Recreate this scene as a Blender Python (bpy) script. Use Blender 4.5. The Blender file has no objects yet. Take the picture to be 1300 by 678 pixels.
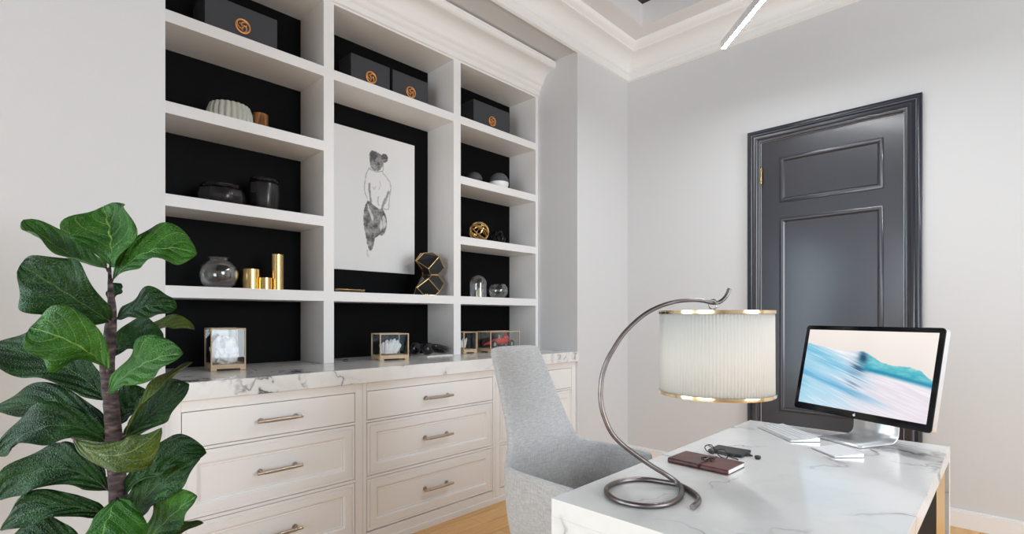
import bpy, math, random
from mathutils import Vector, Matrix, noise
random.seed(7)
PI = math.pi
SC = bpy.context.scene
COL = SC.collection
R = math.radians

# ------------------------------------------------------------------ camera geometry
YAW = math.atan(636 / 660)
CS, SN = math.cos(YAW), math.sin(YAW)
CZ = 1.2
def at(px, py, t):
    u = (px - 650) / 660
    return Vector((t * (-SN + u * CS), t * (CS + u * SN), CZ - (py - 402) / 660 * t))
def onx(px, py, x):
    u = (px - 650) / 660
    return at(px, py, x / (-SN + u * CS))
def onz(px, py, z):
    return at(px, py, (CZ - z) * 660 / (py - 402))

# ------------------------------------------------------------------ node helpers
def mat(name, base=(.8, .8, .8), rough=.5, metal=0., **kw):
    m = bpy.data.materials.new(name); m.use_nodes = True
    b = m.node_tree.nodes['Principled BSDF']
    b.inputs['Base Color'].default_value = (*base, 1)
    b.inputs['Roughness'].default_value = rough
    b.inputs['Metallic'].default_value = metal
    for k, v in kw.items():
        b.inputs[k.replace('_', ' ')].default_value = v
    return m
def nd(m, t, **kw):
    n = m.node_tree.nodes.new(t)
    for k, v in kw.items():
        if k in n.inputs.keys(): n.inputs[k].default_value = v
        else: setattr(n, k, v)
    return n
def lk(m, a, b): m.node_tree.links.new(a, b)
def bsdf(m): return m.node_tree.nodes['Principled BSDF']
def ramp(m, stops):
    r = nd(m, 'ShaderNodeValToRGB'); e = r.color_ramp.elements
    while len(e) > 1: e.remove(e[-1])
    e[0].position = stops[0][0]; e[0].color = (*stops[0][1], 1)
    for p, c in stops[1:]:
        x = e.new(p); x.color = (*c, 1)
    return r
def coords(m, scale=(1, 1, 1), rot=(0, 0, 0), kind='Object'):
    t = nd(m, 'ShaderNodeTexCoord'); mp = nd(m, 'ShaderNodeMapping')
    mp.inputs['Scale'].default_value = scale; mp.inputs['Rotation'].default_value = rot
    lk(m, t.outputs[kind], mp.inputs['Vector']); return mp.outputs['Vector']
def bump(m, src, strength=.1, dist=.002):
    b = nd(m, 'ShaderNodeBump'); b.inputs['Strength'].default_value = strength
    b.inputs['Distance'].default_value = dist
    lk(m, src, b.inputs['Height']); lk(m, b.outputs['Normal'], bsdf(m).inputs['Normal'])
def mathn(m, op, a, b=None, c=None):
    n = nd(m, 'ShaderNodeMath'); n.operation = op
    for i, v in enumerate((a, b, c)):
        if v is None: continue
        if hasattr(v, 'links'): lk(m, v, n.inputs[i])
        else: n.inputs[i].default_value = v
    return n.outputs[0]
def mixc(m, fac, a, b, mode='MIX'):
    n = nd(m, 'ShaderNodeMix'); n.data_type = 'RGBA'; n.blend_type = mode
    for s, v in ((n.inputs[0], fac), (n.inputs[6], a), (n.inputs[7], b)):
        if hasattr(v, 'links'): lk(m, v, s)
        elif isinstance(v, tuple): s.default_value = (*v, 1)
        else: s.default_value = v
    return n.outputs[2]

# ------------------------------------------------------------------ materials
def paint(name, base, rough=.5, b=.05):
    m = mat(name, base, rough)
    n = nd(m, 'ShaderNodeTexNoise', Scale=160., Detail=3.)
    lk(m, coords(m), n.inputs['Vector']); bump(m, n.outputs['Fac'], b, .001)
    return m
M_WALL = paint('wall_paint', (.66, .663, .67), .75)
M_TRIM = paint('trim_paint', (.84, .835, .83), .5)
M_CAB = paint('cabinet_paint', (.84, .83, .82), .42, .03)
M_CEIL = paint('ceiling_paint', (.78, .77, .77), .8)
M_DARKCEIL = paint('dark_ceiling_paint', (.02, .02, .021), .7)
M_DOOR = paint('charcoal_door_paint', (.024, .025, .036), .34, .02)
bsdf(M_DOOR).inputs['Coat Weight'].default_value = .7; bsdf(M_DOOR).inputs['Coat Roughness'].default_value = .16
M_BLACK = paint('black_panel', (.0026, .0026, .003), .6, 0.)
bsdf(M_BLACK).inputs['Specular IOR Level'].default_value = .08
M_BLACKGLOSS = mat('black_gloss', (.006, .006, .008), .08)
M_BLACKMATTE = mat('black_matte', (.018, .018, .02), .5)
M_BRASS = mat('brass', (.83, .58, .25), .22, 1.)
M_GOLD = mat('gold_leg', (.80, .56, .24), .35, 1.)
M_PALEGOLD = mat('pale_gold_trim', (.86, .68, .42), .16, 1.)
M_NICKEL = mat('warm_nickel', (.52, .45, .38), .28, 1.)
M_CHROME = mat('chrome', (.8, .8, .8), .1, 1.)
M_ALU = mat('silver_aluminium', (.78, .79, .80), .3, .7)
M_WHITEKEY = mat('white_plastic', (.85, .85, .86), .35)
M_BOXGREY = mat('charcoal_box_card', (.045, .045, .053), .5)
M_RED = mat('red_lacquer', (.65, .02, .025), .2)
M_PAPER = mat('white_paper', (.82, .82, .80), .7)
M_QUARTZ = mat('white_quartz', (.85, .86, .88), .3)
M_CERAMIC = mat('sage_ceramic', (.52, .52, .45), .45)
M_COPPER = mat('copper', (.70, .33, .15), .28, 1.)
M_RUBBER = mat('rubber', (.01, .01, .01), .6)
M_CANDLE = mat('candle_wax', (.75, .62, .4), .5)

def glass(name, tint=(1, 1, 1), base=.06, edge=.55):
    m = bpy.data.materials.new(name); m.use_nodes = True
    nt = m.node_tree; nt.nodes.clear()
    o = nt.nodes.new('ShaderNodeOutputMaterial'); t = nt.nodes.new('ShaderNodeBsdfTransparent')
    g = nt.nodes.new('ShaderNodeBsdfGlossy'); x = nt.nodes.new('ShaderNodeMixShader')
    w = nt.nodes.new('ShaderNodeLayerWeight'); w.inputs['Blend'].default_value = .35
    mr = nt.nodes.new('ShaderNodeMapRange'); mr.inputs['To Min'].default_value = base; mr.inputs['To Max'].default_value = edge
    t.inputs['Color'].default_value = (*tint, 1); g.inputs['Roughness'].default_value = .03
    g.inputs['Color'].default_value = (1, 1, 1, 1)
    nt.links.new(w.outputs['Facing'], mr.inputs['Value']); nt.links.new(mr.outputs[0], x.inputs[0])
    nt.links.new(t.outputs[0], x.inputs[1]); nt.links.new(g.outputs[0], x.inputs[2]); nt.links.new(x.outputs[0], o.inputs[0])
    return m
M_GLASS = glass('clear_glass', (.95, .96, .96), .05, .5)
M_PANE = glass('pane_glass', (.98, .985, .985), .02, .22)

# marble
def marble(name, vein=.55, sc=1., rough=.12, seed=0., lo=.46):
    m = mat(name, (.8, .8, .8), rough)
    bsdf(m).inputs['Specular IOR Level'].default_value = .5
    co = nd(m, 'ShaderNodeTexCoord'); mp = nd(m, 'ShaderNodeMapping')
    mp.inputs['Location'].default_value = (seed, seed * .7, seed * .3)
    mp.inputs['Rotation'].default_value = (.3, .2, .5)
    lk(m, co.outputs['Object'], mp.inputs['Vector'])
    wz = nd(m, 'ShaderNodeTexNoise', Scale=1.6 * sc, Detail=4.)
    lk(m, mp.outputs[0], wz.inputs['Vector'])
    va = nd(m, 'ShaderNodeVectorMath'); va.operation = 'MULTIPLY_ADD'
    lk(m, wz.outputs['Color'], va.inputs[0]); va.inputs[1].default_value = (.7, .7, .7); lk(m, mp.outputs[0], va.inputs[2])
    def veins(scale, width, detail=5., stretch=(1, 1, 1)):
        s = nd(m, 'ShaderNodeMapping'); s.inputs['Scale'].default_value = stretch
        lk(m, va.outputs[0], s.inputs['Vector'])
        n = nd(m, 'ShaderNodeTexNoise', Scale=scale * sc, Detail=detail, Roughness=.45)
        lk(m, s.outputs[0], n.inputs['Vector'])
        d = mathn(m, 'ABSOLUTE', mathn(m, 'SUBTRACT', n.outputs['Fac'], .5))
        mr = nd(m, 'ShaderNodeMapRange'); mr.interpolation_type = 'SMOOTHSTEP'
        lk(m, d, mr.inputs['Value']); mr.inputs['From Max'].default_value = width
        mr.inputs['To Min'].default_value = 1; mr.inputs['To Max'].default_value = 0
        return mr.outputs[0]
    msk = nd(m, 'ShaderNodeTexNoise', Scale=2.3 * sc, Detail=2.)
    lk(m, mp.outputs[0], msk.inputs['Vector'])
    mk = nd(m, 'ShaderNodeMapRange'); lk(m, msk.outputs['Fac'], mk.inputs['Value'])
    mk.inputs['From Min'].default_value = lo; mk.inputs['From Max'].default_value = lo + .18
    v1 = mathn(m, 'MULTIPLY', veins(1.5, .014, 5., (1, .55, 1)), mk.outputs[0])
    v2 = mathn(m, 'MULTIPLY', veins(2.6, .05, 6., (1, .5, 1)), .35)
    v3 = mathn(m, 'MULTIPLY', veins(1.5, .075, 5., (1, .55, 1)), mk.outputs[0])
    c = mixc(m, mathn(m, 'MULTIPLY', v2, .5), (.81, .805, .79), (.66, .64, .61))
    c = mixc(m, mathn(m, 'MULTIPLY', v3, vein * .6), c, (.50, .50, .50))
    c = mixc(m, mathn(m, 'MULTIPLY', v1, min(1, vein * 1.5)), c, (.10, .10, .11))
    lk(m, c, bsdf(m).inputs['Base Color'])
    return m
M_MARBLE_D = marble('white_marble_desk', .5, 1.5, .16, 6.1, .41)
M_MARBLE_C = marble('white_marble_worktop', .75, 1.9, .16, 4.4, .44)

# oak floor
def floor_mat():
    m = mat('honey_oak_boards', (.6, .4, .2), .35)
    v = coords(m, (1, 1, 1), (0, 0, PI / 2))
    br = nd(m, 'ShaderNodeTexBrick', Scale=1.)
    br.inputs['Brick Width'].default_value = 1.5; br.inputs['Row Height'].default_value = .13
    br.inputs['Mortar Size'].default_value = .0015; br.inputs['Mortar Smooth'].default_value = .2
    br.inputs['Color1'].default_value = (.40, .40, .40, 1); br.inputs['Color2'].default_value = (.62, .62, .62, 1)
    br.inputs['Mortar'].default_value = (.12, .12, .12, 1); br.offset = .37
    lk(m, v, br.inputs['Vector'])
    g = nd(m, 'ShaderNodeTexNoise', Scale=6., Detail=6.)
    lk(m, coords(m, (9, .8, 1)), g.inputs['Vector'])
    f = mathn(m, 'MULTIPLY_ADD', g.outputs['Fac'], .55, mathn(m, 'MULTIPLY', br.outputs['Color'], .75))
    r = ramp(m, [(.25, (.22, .09, .025)), (.45, (.54, .27, .085)), (.65, (.70, .39, .14)), (.85, (.80, .50, .22))])
    lk(m, f, r.inputs[0]); lk(m, r.outputs[0], bsdf(m).inputs['Base Color'])
    return m
M_FLOOR = floor_mat()
def fabric():
    m = mat('grey_woven_fabric', (.4, .4, .4), .95)
    bsdf(m).inputs['Sheen Weight'].default_value = .25
    a = nd(m, 'ShaderNodeTexNoise', Scale=38., Detail=2.); lk(m, coords(m, (11, 11, 1)), a.inputs['Vector'])
    b = nd(m, 'ShaderNodeTexNoise', Scale=38., Detail=2.); lk(m, coords(m, (1, 1, 13)), b.inputs['Vector'])
    f = mathn(m, 'ADD', mathn(m, 'MULTIPLY', a.outputs['Fac'], .5), mathn(m, 'MULTIPLY', b.outputs['Fac'], .5))
    r = ramp(m, [(.34, (.38, .375, .375)), (.5, (.50, .495, .49)), (.66, (.62, .612, .605))])
    lk(m, f, r.inputs[0]); lk(m, r.outputs[0], bsdf(m).inputs['Base Color']); bump(m, f, .5, .0015)
    return m
M_FABRIC = fabric()
def wood(name, a, b, rough=.5, sc=(2, 2, 30)):
    m = mat(name, a, rough); n = nd(m, 'ShaderNodeTexNoise', Scale=4., Detail=5.)
    lk(m, coords(m, sc), n.inputs['Vector']); r = ramp(m, [(.3, a), (.7, b)])
    lk(m, n.outputs['Fac'], r.inputs[0]); lk(m, r.outputs[0], bsdf(m).inputs['Base Color']); return m
M_WOOD = wood('pale_oak', (.50, .36, .22), (.64, .49, .32), .5, (20, 3, 20))
M_POT = wood('ceramic_planter', (.62, .61, .6), (.68, .67, .66), .4)
def lampmetal():
    m = mat('brushed_bronze_tube', (.3, .26, .24), .3, 1.)
    n = nd(m, 'ShaderNodeTexNoise', Scale=25., Detail=5.); lk(m, coords(m), n.inputs['Vector'])
    r = ramp(m, [(.35, (.20, .165, .155)), (.6, (.27, .24, .235)), (.75, (.34, .32, .32))])
    lk(m, n.outputs['Fac'], r.inputs[0]); lk(m, r.outputs[0], bsdf(m).inputs['Base Color'])
    r2 = ramp(m, [(.3, (.42, .42, .42)), (.7, (.34, .34, .34))]); lk(m, n.outputs['Fac'], r2.inputs[0])
    lk(m, r2.outputs[0], bsdf(m).inputs['Roughness']); return m
M_LAMP = lampmetal()
M_SHADE = mat('ivory_pleated_silk', (.66, .635, .585), .8, Transmission_Weight=0.)
def leather():
    m = mat('oxblood_leather', (.10, .02, .018), .35)
    n = nd(m, 'ShaderNodeTexNoise', Scale=35., Detail=6.); lk(m, coords(m), n.inputs['Vector'])
    r = ramp(m, [(.35, (.055, .012, .012)), (.7, (.15, .04, .035))])
    lk(m, n.outputs['Fac'], r.inputs[0]); lk(m, r.outputs[0], bsdf(m).inputs['Base Color']); bump(m, n.outputs['Fac'], .3, .001); return m
M_LEATHER = leather()
M_STRAP = mat('dark_leather', (.025, .01, .01), .4)
def leafmat(name, dark, light, vein):
    m = mat(name, dark, .42)
    bsdf(m).inputs['Specular IOR Level'].default_value = .26
    uv = nd(m, 'ShaderNodeUVMap'); sp = nd(m, 'ShaderNodeSeparateXYZ'); lk(m, uv.outputs[0], sp.inputs[0])
    u = mathn(m, 'ABSOLUTE', mathn(m, 'SUBTRACT', sp.outputs[0], .5)); v = sp.outputs[1]
    # midrib and side veins sweeping towards the tip
    mid = mathn(m, 'LESS_THAN', u, .013)
    w = mathn(m, 'FRACT', mathn(m, 'MULTIPLY', mathn(m, 'SUBTRACT', v, mathn(m, 'POWER', u, 1.3)), 5.))
    d = mathn(m, 'ABSOLUTE', mathn(m, 'SUBTRACT', w, .5))
    lat = nd(m, 'ShaderNodeMapRange'); lk(m, d, lat.inputs['Value'])
    lat.inputs['From Min'].default_value = .0; lat.inputs['From Max'].default_value = .045
    lat.inputs['To Min'].default_value = .7; lat.inputs['To Max'].default_value = 0
    vv = mathn(m, 'MAXIMUM', mid, lat.outputs[0])
    n = nd(m, 'ShaderNodeTexNoise', Scale=14., Detail=6.); lk(m, coords(m), n.inputs['Vector'])
    r = ramp(m, [(.34, dark), (.66, light)]); lk(m, n.outputs['Fac'], r.inputs[0])
    fine = nd(m, 'ShaderNodeTexVoronoi', Scale=160.); fine.feature = 'DISTANCE_TO_EDGE'; lk(m, coords(m), fine.inputs['Vector'])
    c = mixc(m, vv, r.outputs[0], vein)
    lk(m, c, bsdf(m).inputs['Base Color'])
    h = mathn(m, 'ADD', mathn(m, 'MULTIPLY', d, 1.6), mathn(m, 'MULTIPLY', fine.outputs['Distance'], .8))
    bump(m, h, .9, .006)
    return m
M_LEAF = [leafmat('dark_leaf', (.004, .026, .003), (.014, .060, .008), (.05, .11, .022)),
          leafmat('bright_leaf', (.014, .075, .005), (.045, .165, .014), (.16, .30, .07)),
          leafmat('olive_leaf', (.030, .065, .005), (.085, .125, .012), (.18, .22, .06))]
def bark():
    m = mat('brown_bark', (.1, .08, .07), .85)
    n = nd(m, 'ShaderNodeTexNoise', Scale=30., Detail=8.); lk(m, coords(m, (1, 1, 3)), n.inputs['Vector'])
    r = ramp(m, [(.35, (.025, .016, .018)), (.55, (.09, .06, .06)), (.7, (.20, .15, .14))])
    lk(m, n.outputs['Fac'], r.inputs[0]); lk(m, r.outputs[0], bsdf(m).inputs['Base Color']); bump(m, n.outputs['Fac'], 1., .01); return m
M_BARK = bark()
M_SOIL = mat('soil', (.03, .02, .015), .95)
def emis(name, col, s):
    m = mat(name, (.02, .02, .02), .3); b = bsdf(m)
    b.inputs['Emission Color'].default_value = (*col, 1); b.inputs['Emission Strength'].default_value = s; return m
def vcol(name, rough, emit=0.):
    m = mat(name, (.8, .8, .8), rough); a = nd(m, 'ShaderNodeVertexColor'); a.layer_name = 'Col'
    if emit:
        bsdf(m).inputs['Base Color'].default_value = (.01, .01, .01, 1)
        lk(m, a.outputs['Color'], bsdf(m).inputs['Emission Color']); bsdf(m).inputs['Emission Strength'].default_value = emit
    else: lk(m, a.outputs['Color'], bsdf(m).inputs['Base Color'])
    return m

# ------------------------------------------------------------------ mesh helpers
class MB:
    def __init__(s): s.v = []; s.f = []; s.uv = None
    def add(s, vs, fs):
        o = len(s.v); s.v += [tuple(x) for x in vs]; s.f += [tuple(i + o for i in f) for f in fs]; return s
    def box(s, x0, x1, y0, y1, z0, z1, mtx=None):
        vs = [Vector((x, y, z)) for z in (z0, z1) for x, y in ((x0, y0), (x1, y0), (x1, y1), (x0, y1))]
        if mtx: vs = [mtx @ v for v in vs]
        return s.add(vs, [(3, 2, 1, 0), (4, 5, 6, 7), (0, 1, 5, 4), (1, 2, 6, 5), (2, 3, 7, 6), (3, 0, 4, 7)])
    def lathe(s, prof, n=32, c=(0, 0, 0), mtx=None, rad=None):
        o = []; k = len(prof)
        for i in range(n):
            a = 2 * PI * i / n; q = rad(a) if rad else 1.
            for r, z in prof:
                v = Vector((r * q * math.cos(a) + c[0], r * q * math.sin(a) + c[1], z + c[2]))
                o.append(mtx @ v if mtx else v)
        f = []
        for i in range(n):
            j = (i + 1) % n
            for p in range(k - 1): f.append((i * k + p, j * k + p, j * k + p + 1, i * k + p + 1))
        return s.add(o, f)
    def tube(s, pts, r, n=10, closed=False, cap=True):
        pts = [Vector(p) for p in pts]; N = len(pts); rings = []
        up = Vector((0, 0, 1)); prev = None
        for i, p in enumerate(pts):
            if closed: d = pts[(i + 1) % N] - pts[i - 1]
            else: d = pts[min(i + 1, N - 1)] - pts[max(i - 1, 0)]
            d.normalize()
            if prev is None:
                a = d.orthogonal().normalized()
            else:
                a = (prev - d * prev.dot(d)).normalized()
            prev = a; b = d.cross(a)
            rr = r[i] if isinstance(r, (list, tuple)) else r
            rings.append([p + (a * math.cos(2 * PI * k / n) + b * math.sin(2 * PI * k / n)) * rr for k in range(n)])
        vs = [v for q in rings for v in q]; f = []
        M = N if closed else N - 1
        for i in range(M):
            j = (i + 1) % N
            for k in range(n): l = (k + 1) % n; f.append((i * n + k, i * n + l, j * n + l, j * n + k))
        if cap and not closed:
            f.append(tuple(range(n))[::-1]); f.append(tuple((N - 1) * n + k for k in range(n)))
        return s.add(vs, f)
    def nested(s, rect, steps, face, back=None):
        """rectangle loops: rect=(a0,a1,b0,b1); steps=[(inset, height)], face(a,b,h)->point"""
        a0, a1, b0, b1 = rect; vs = []; f = []
        for ins, h in steps:
            for a, b in ((a0 + ins, b0 + ins), (a1 - ins, b0 + ins), (a1 - ins, b1 - ins), (a0 + ins, b1 - ins)):
                vs.append(face(a, b, h))
        for i in range(len(steps) - 1):
            for k in range(4): l = (k + 1) % 4; f.append((i * 4 + k, i * 4 + l, i * 4 + 4 + l, i * 4 + 4 + k))
        e = (len(steps) - 1) * 4; f.append((e, e + 1, e + 2, e + 3))
        return s.add(vs, f)
    def build(s, name, m, parent=None, smooth=False, bevel=0., seg=2, loc=None, auto=True):
        me = bpy.data.meshes.new(name); me.from_pydata(s.v, [], s.f); me.update()
        import bmesh
        bm = bmesh.new(); bm.from_mesh(me); bmesh.ops.recalc_face_normals(bm, faces=bm.faces); bm.to_mesh(me); bm.free()
        o = bpy.data.objects.new(name, me); COL.objects.link(o)
        me.materials.append(m)
        if smooth:
            for p in me.polygons: p.use_smooth = True
            if auto: me.set_sharp_from_angle(angle=R(40))
        if bevel:
            b = o.modifiers.new('bevel', 'BEVEL'); b.width = bevel; b.segments = seg; b.limit_method = 'ANGLE'; b.angle_limit = R(40)
            for p in me.polygons: p.use_smooth = True
            me.set_sharp_from_angle(angle=R(40)); b.harden_normals = True
        if parent:
            o.parent = parent; o.matrix_parent_inverse = parent_world(parent).inverted()
        return o
def parent_world(p):
    m = p.matrix_basis.copy()
    q = p
    while q.parent:
        m = q.parent.matrix_basis @ q.matrix_parent_inverse @ m; q = q.parent
    return m
def thing(name, label, cat, loc=(0, 0, 0), rz=0, group=None):
    o = bpy.data.objects.new(name, None); COL.objects.link(o); o.location = loc; o.rotation_euler = (0, 0, rz)
    o.empty_display_size = .1
    o['label'] = label; o['category'] = cat
    if group: o['group'] = group
    o.matrix_basis = Matrix.Translation(loc) @ Matrix.Rotation(rz, 4, 'Z')
    return o
def tag(o, label, cat, group=None):
    o['label'] = label; o['category'] = cat
    if group: o['group'] = group
    return o
def struct(o): o['kind'] = 'structure'; return o
def local(o, parent):
    """the mesh was written in its thing's own coordinates"""
    o.parent = parent; o.matrix_parent_inverse = Matrix.Identity(4); return o
def smooth_path(pts, n=8, closed=False):
    pts = [Vector(p) for p in pts]; N = len(pts); out = []
    M = N if closed else N - 1
    for i in range(M):
        p0 = pts[i - 1] if (closed or i > 0) else pts[i] * 2 - pts[i + 1]
        p1 = pts[i]; p2 = pts[(i + 1) % N]
        p3 = pts[(i + 2) % N] if (closed or i + 2 < N) else p2 * 2 - p1
        for k in range(n):
            t = k / n
            out.append(.5 * ((2 * p1) + (p2 - p0) * t + (2 * p0 - 5 * p1 + 4 * p2 - p3) * t * t + (3 * p1 - p0 - 3 * p2 + p3) * t ** 3))
    if not closed: out.append(pts[-1])
    return out

# ================================================================== THE ROOM
XL, XR, YN, YF = -2.384, 3.8, -3.8, 3.907
AY0, AY1, AX = .5225, 3.19, -3.11            # alcove for the shelving
ZS, ZC, ZT = 3.22, 3.435, 3.607              # soffit / ring ceiling / tray ceiling
struct(MB().box(-3.3, XR + .15, YN - .15, YF + .15, -.12, 0).build('floor', M_FLOOR))
WY0, WY1, WZ0, WZ1 = -3.3, -.45, .1, 2.4
w = MB(); w.box(XL - .15, XL, YN - .15, WY0, 0, ZT); w.box(XL - .15, XL, WY1, 0, 0, ZT)
w.box(XL - .15, XL, WY0, WY1, 0, WZ0); w.box(XL - .15, XL, WY0, WY1, WZ1, ZT); w.box(-3.3, XL, 0, AY0, 0, ZT); w.box(-3.3, XL, AY1, YF + .15, 0, ZT)
w.box(-3.3, AX, AY0, AY1, 0, ZT); w.box(AX, XL, AY0, AY1, ZS, ZT)
struct(w.build('wall_left', M_WALL))
# far wall has the doorway
DX0, DX1, DZ = -1.297, -.476, 2.44
w = MB(); w.box(XL, DX0, YF, YF + .15, 0, ZT); w.box(DX1, XR, YF, YF + .15, 0, ZT); w.box(DX0, DX1, YF, YF + .15, DZ, ZT)
struct(w.build('wall_far', M_WALL))
# near wall behind the camera with its glazed opening; right wall with an added fill window
NX0, NX1, NZ0, NZ1 = -1.5, 1.2, .1, 2.6
w = MB(); w.box(XL, NX0, YN - .15, YN, 0, ZT); w.box(NX1, XR, YN - .15, YN, 0, ZT)
w.box(NX0, NX1, YN - .15, YN, 0, NZ0); w.box(NX0, NX1, YN - .15, YN, NZ1, ZT)
struct(w.build('wall_near', M_WALL))
RY0, RY1, RZ0, RZ1 = .6, 2.8, .5, 2.95
w = MB(); w.box(XR, XR + .15, YN - .15, RY0, 0, ZT); w.box(XR, XR + .15, RY1, YF + .15, 0, ZT)
w.box(XR, XR + .15, RY0, RY1, 0, RZ0); w.box(XR, XR + .15, RY0, RY1, RZ1, ZT)
struct(w.build('wall_right', M_WALL))
# tray ceiling
rg = .328
w = MB(); w.box(XL, XL + rg, YN, YF, ZC, ZT); w.box(XR - rg, XR, YN, YF, ZC, ZT)
w.box(XL + rg, XR - rg, YF - rg, YF, ZC, ZT); w.box(XL + rg, XR - rg, YN, YN + rg, ZC, ZT)
ce = struct(w.build('ceiling', M_CEIL))
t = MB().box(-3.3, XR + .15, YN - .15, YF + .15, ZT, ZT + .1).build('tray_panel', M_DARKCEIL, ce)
# cornice all round
prof = [(0, 3.205), (.018, 3.212), (.018, 3.26), (.032, 3.27), (.032, 3.285)]
for i in range(1, 9):
    a = i / 8 * PI / 2; prof.append((.032 + .108 * (1 - math.cos(a)), 3.285 + .082 * math.sin(a)))
prof += [(.150, 3.372), (.150, 3.384), (.168, 3.395), (.18, 3.412), (.186, 3.425), (.186, ZC), (0, ZC)]
def cornice(p, z): return [(XL + p, YN + p, z), (XR - p, YN + p, z), (XR - p, YF - p, z), (XL + p, YF - p, z)]
names = ['trim_1', 'trim_2', 'trim_3', 'trim_4']
for k in range(4):
    vs = []
    for p, z in prof:
        L = cornice(p, z); vs += [L[k], L[(k + 1) % 4]]
    b = MB().add(vs, [(2 * i, 2 * i + 1, 2 * i + 3, 2 * i + 2) for i in range(len(prof) - 1)])
    struct(b.build(names[k], M_TRIM, smooth=True))
# baseboards
def base(name, pts):
    b = MB(); 
    for x0, x1, y0, y1, s in pts:
        b.box(x0, x1, y0, y1, 0, .093)
        if s == 'x': b.box(x0, (x0 + x1) / 2 if x0 == XL else x1, y0, y1, .093, .103)
        else: b.box(x0, x1, (y0 + y1) / 2, y1, .093, .103)
    struct(b.build(name, M_TRIM, bevel=.002))
base('baseboard_far', [(XL, DX0 - .085, YF - .016, YF, 'y'), (DX1 + .095, XR, YF - .016, YF, 'y')])
base('baseboard_left', [(XL, XL + .016, AY1, YF - .016, 'x'), (XL, XL + .016, WY1, AY0, 'x')])
base('baseboard_right', [(XR - .016, XR, YN, YF, 'x')])

# windows (behind the camera; the unseen right-wall one is added for fill)
def window(name, fix, a0, a1, z0, z1, axis, mull, s=None):
    """axis 'y': wall at y=fix, a = x;  axis 'x': wall at x=fix, a = y"""
    def bx(b, p0, p1, d0, d1, q0, q1):
        if axis == 'y': b.box(p0, p1, fix + d0, fix + d1, q0, q1)
        else: b.box(fix + d0, fix + d1, p0, p1, q0, q1)
    s = s or (-1 if axis == 'y' else 1)
    d0, d1 = sorted((s * .04, s * .11))
    b = MB(); bx(b, a0, a1, d0, d1, z0, z0 + .07); bx(b, a0, a1, d0, d1, z1 - .07, z1)
    for c in [a0, a1 - .07] + [m - .035 for m in mull]: bx(b, c, c + .07, d0, d1, z0 + .07, z1 - .07)
    o = struct(b.build(name, M_TRIM, bevel=.003))
    g = MB(); e0, e1 = sorted((s * .072, s * .078)); bx(g, a0 + .06, a1 - .06, e0, e1, z0 + .06, z1 - .06)
    g.build('pane', M_PANE, o)
window('window_1', YN, NX0, NX1, NZ0, NZ1, 'y', [(-.15)])
window('fill_window_2', XR, RY0, RY1, RZ0, RZ1, 'x', [1.7])

window('window_3', XL, WY0, WY1, WZ0, WZ1, 'x', [-1.88], -1)

# ------------------------------------------------------------------ door
door = thing('door_1', '', ''); del door['label']; del door['category']; struct(door)
door.location = (-.88, YF, 0); door.matrix_basis = Matrix.Translation((-.88, YF, 0))
cx0, cx1, czt = -1.379, -.384, 2.522
csec = [(0, 0), (0, .030), (.006, .034), (.020, .034), (.024, .026), (.030, .024), (.036, .032), (.046, .036), (.058, .030), (.066, .018), (.070, .018), (.080, .014), (.082, 0)]
vs = []
for ins, h in csec:
    vs += [(cx0 + ins, YF - h, 0), (cx0 + ins, YF - h, czt - ins), (cx1 - ins * 1.09, YF - h, czt - ins), (cx1 - ins * 1.09, YF - h, 0)]
MB().add(vs, [(4 * i + k, 4 * i + k + 1, 4 * i + k + 5, 4 * i + k + 4) for i in range(len(csec) - 1) for k in range(3)]).build('casing', M_DOOR, door, smooth=True)
# leaf: face 3 cm behind the wall plane's front
LY = YF + .012
b = MB(); b.box(DX0, DX1, LY + .0001, LY + .045, .005, DZ)
fx = lambda a, z, h: (a, LY - h, z)
p_x0, p_x1 = -1.176, -.577
rows = [(1.997, 2.313), (.54, 1.89)]
zs = [.005, .54, 1.89, 1.997, 2.313, DZ]
b.add([fx(DX0, .005, 0), fx(p_x0, .005, 0), fx(p_x0, DZ, 0), fx(DX0, DZ, 0)], [(0, 1, 2, 3)])
b.add([fx(p_x1, .005, 0), fx(DX1, .005, 0), fx(DX1, DZ, 0), fx(p_x1, DZ, 0)], [(0, 1, 2, 3)])
for q0, q1 in ((.005, .54), (1.89, 1.997), (2.313, DZ)):
    b.add([fx(p_x0, q0, 0), fx(p_x1, q0, 0), fx(p_x1, q1, 0), fx(p_x0, q1, 0)], [(0, 1, 2, 3)])
leafo = b.build('door_leaf', M_DOOR, door)
st = [(0, 0), (.001, .010), (.008, .013), (.018, .013), (.026, .008), (.034, -.002), (.044, -.010), (.050, -.016), (.056, -.016), (.060, -.012), (.064, -.012)]
for q0, q1 in rows:
    MB().nested((p_x0, p_x1, q0, q1), st, fx).build('door_panel', M_DOOR, leafo, smooth=True)
for hz in (2.20, 1.03, .25):
    h = MB(); h.tube([(-1.291, YF - .012, hz - .055), (-1.291, YF - .012, hz + .055)], .007, 10)
    h.tube([(-1.291, YF - .012, hz + .055), (-1.291, YF - .012, hz + .064)], [.008, .003], 10)
    h.tube([(-1.291, YF - .012, hz - .055), (-1.291, YF - .012, hz - .064)], [.008, .003], 10)
    h.build('hinge', M_BRASS, door, smooth=True)
h = MB(); h.lathe([(0, 0), (.026, 0), (.026, .006), (.009, .010), (.009, .045), (0, .045)], 20, mtx=Matrix.Translation((-.525, LY, 1.0)) @ Matrix.Rotation(PI / 2, 4, 'X'))
h.tube([(-.525, LY - .043, 1.0), (-.56, LY - .047, 1.0), (-.64, LY - .047, 1.0)], .008, 10)
h.build('door_handle', M_BRASS, door, smooth=True)

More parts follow.
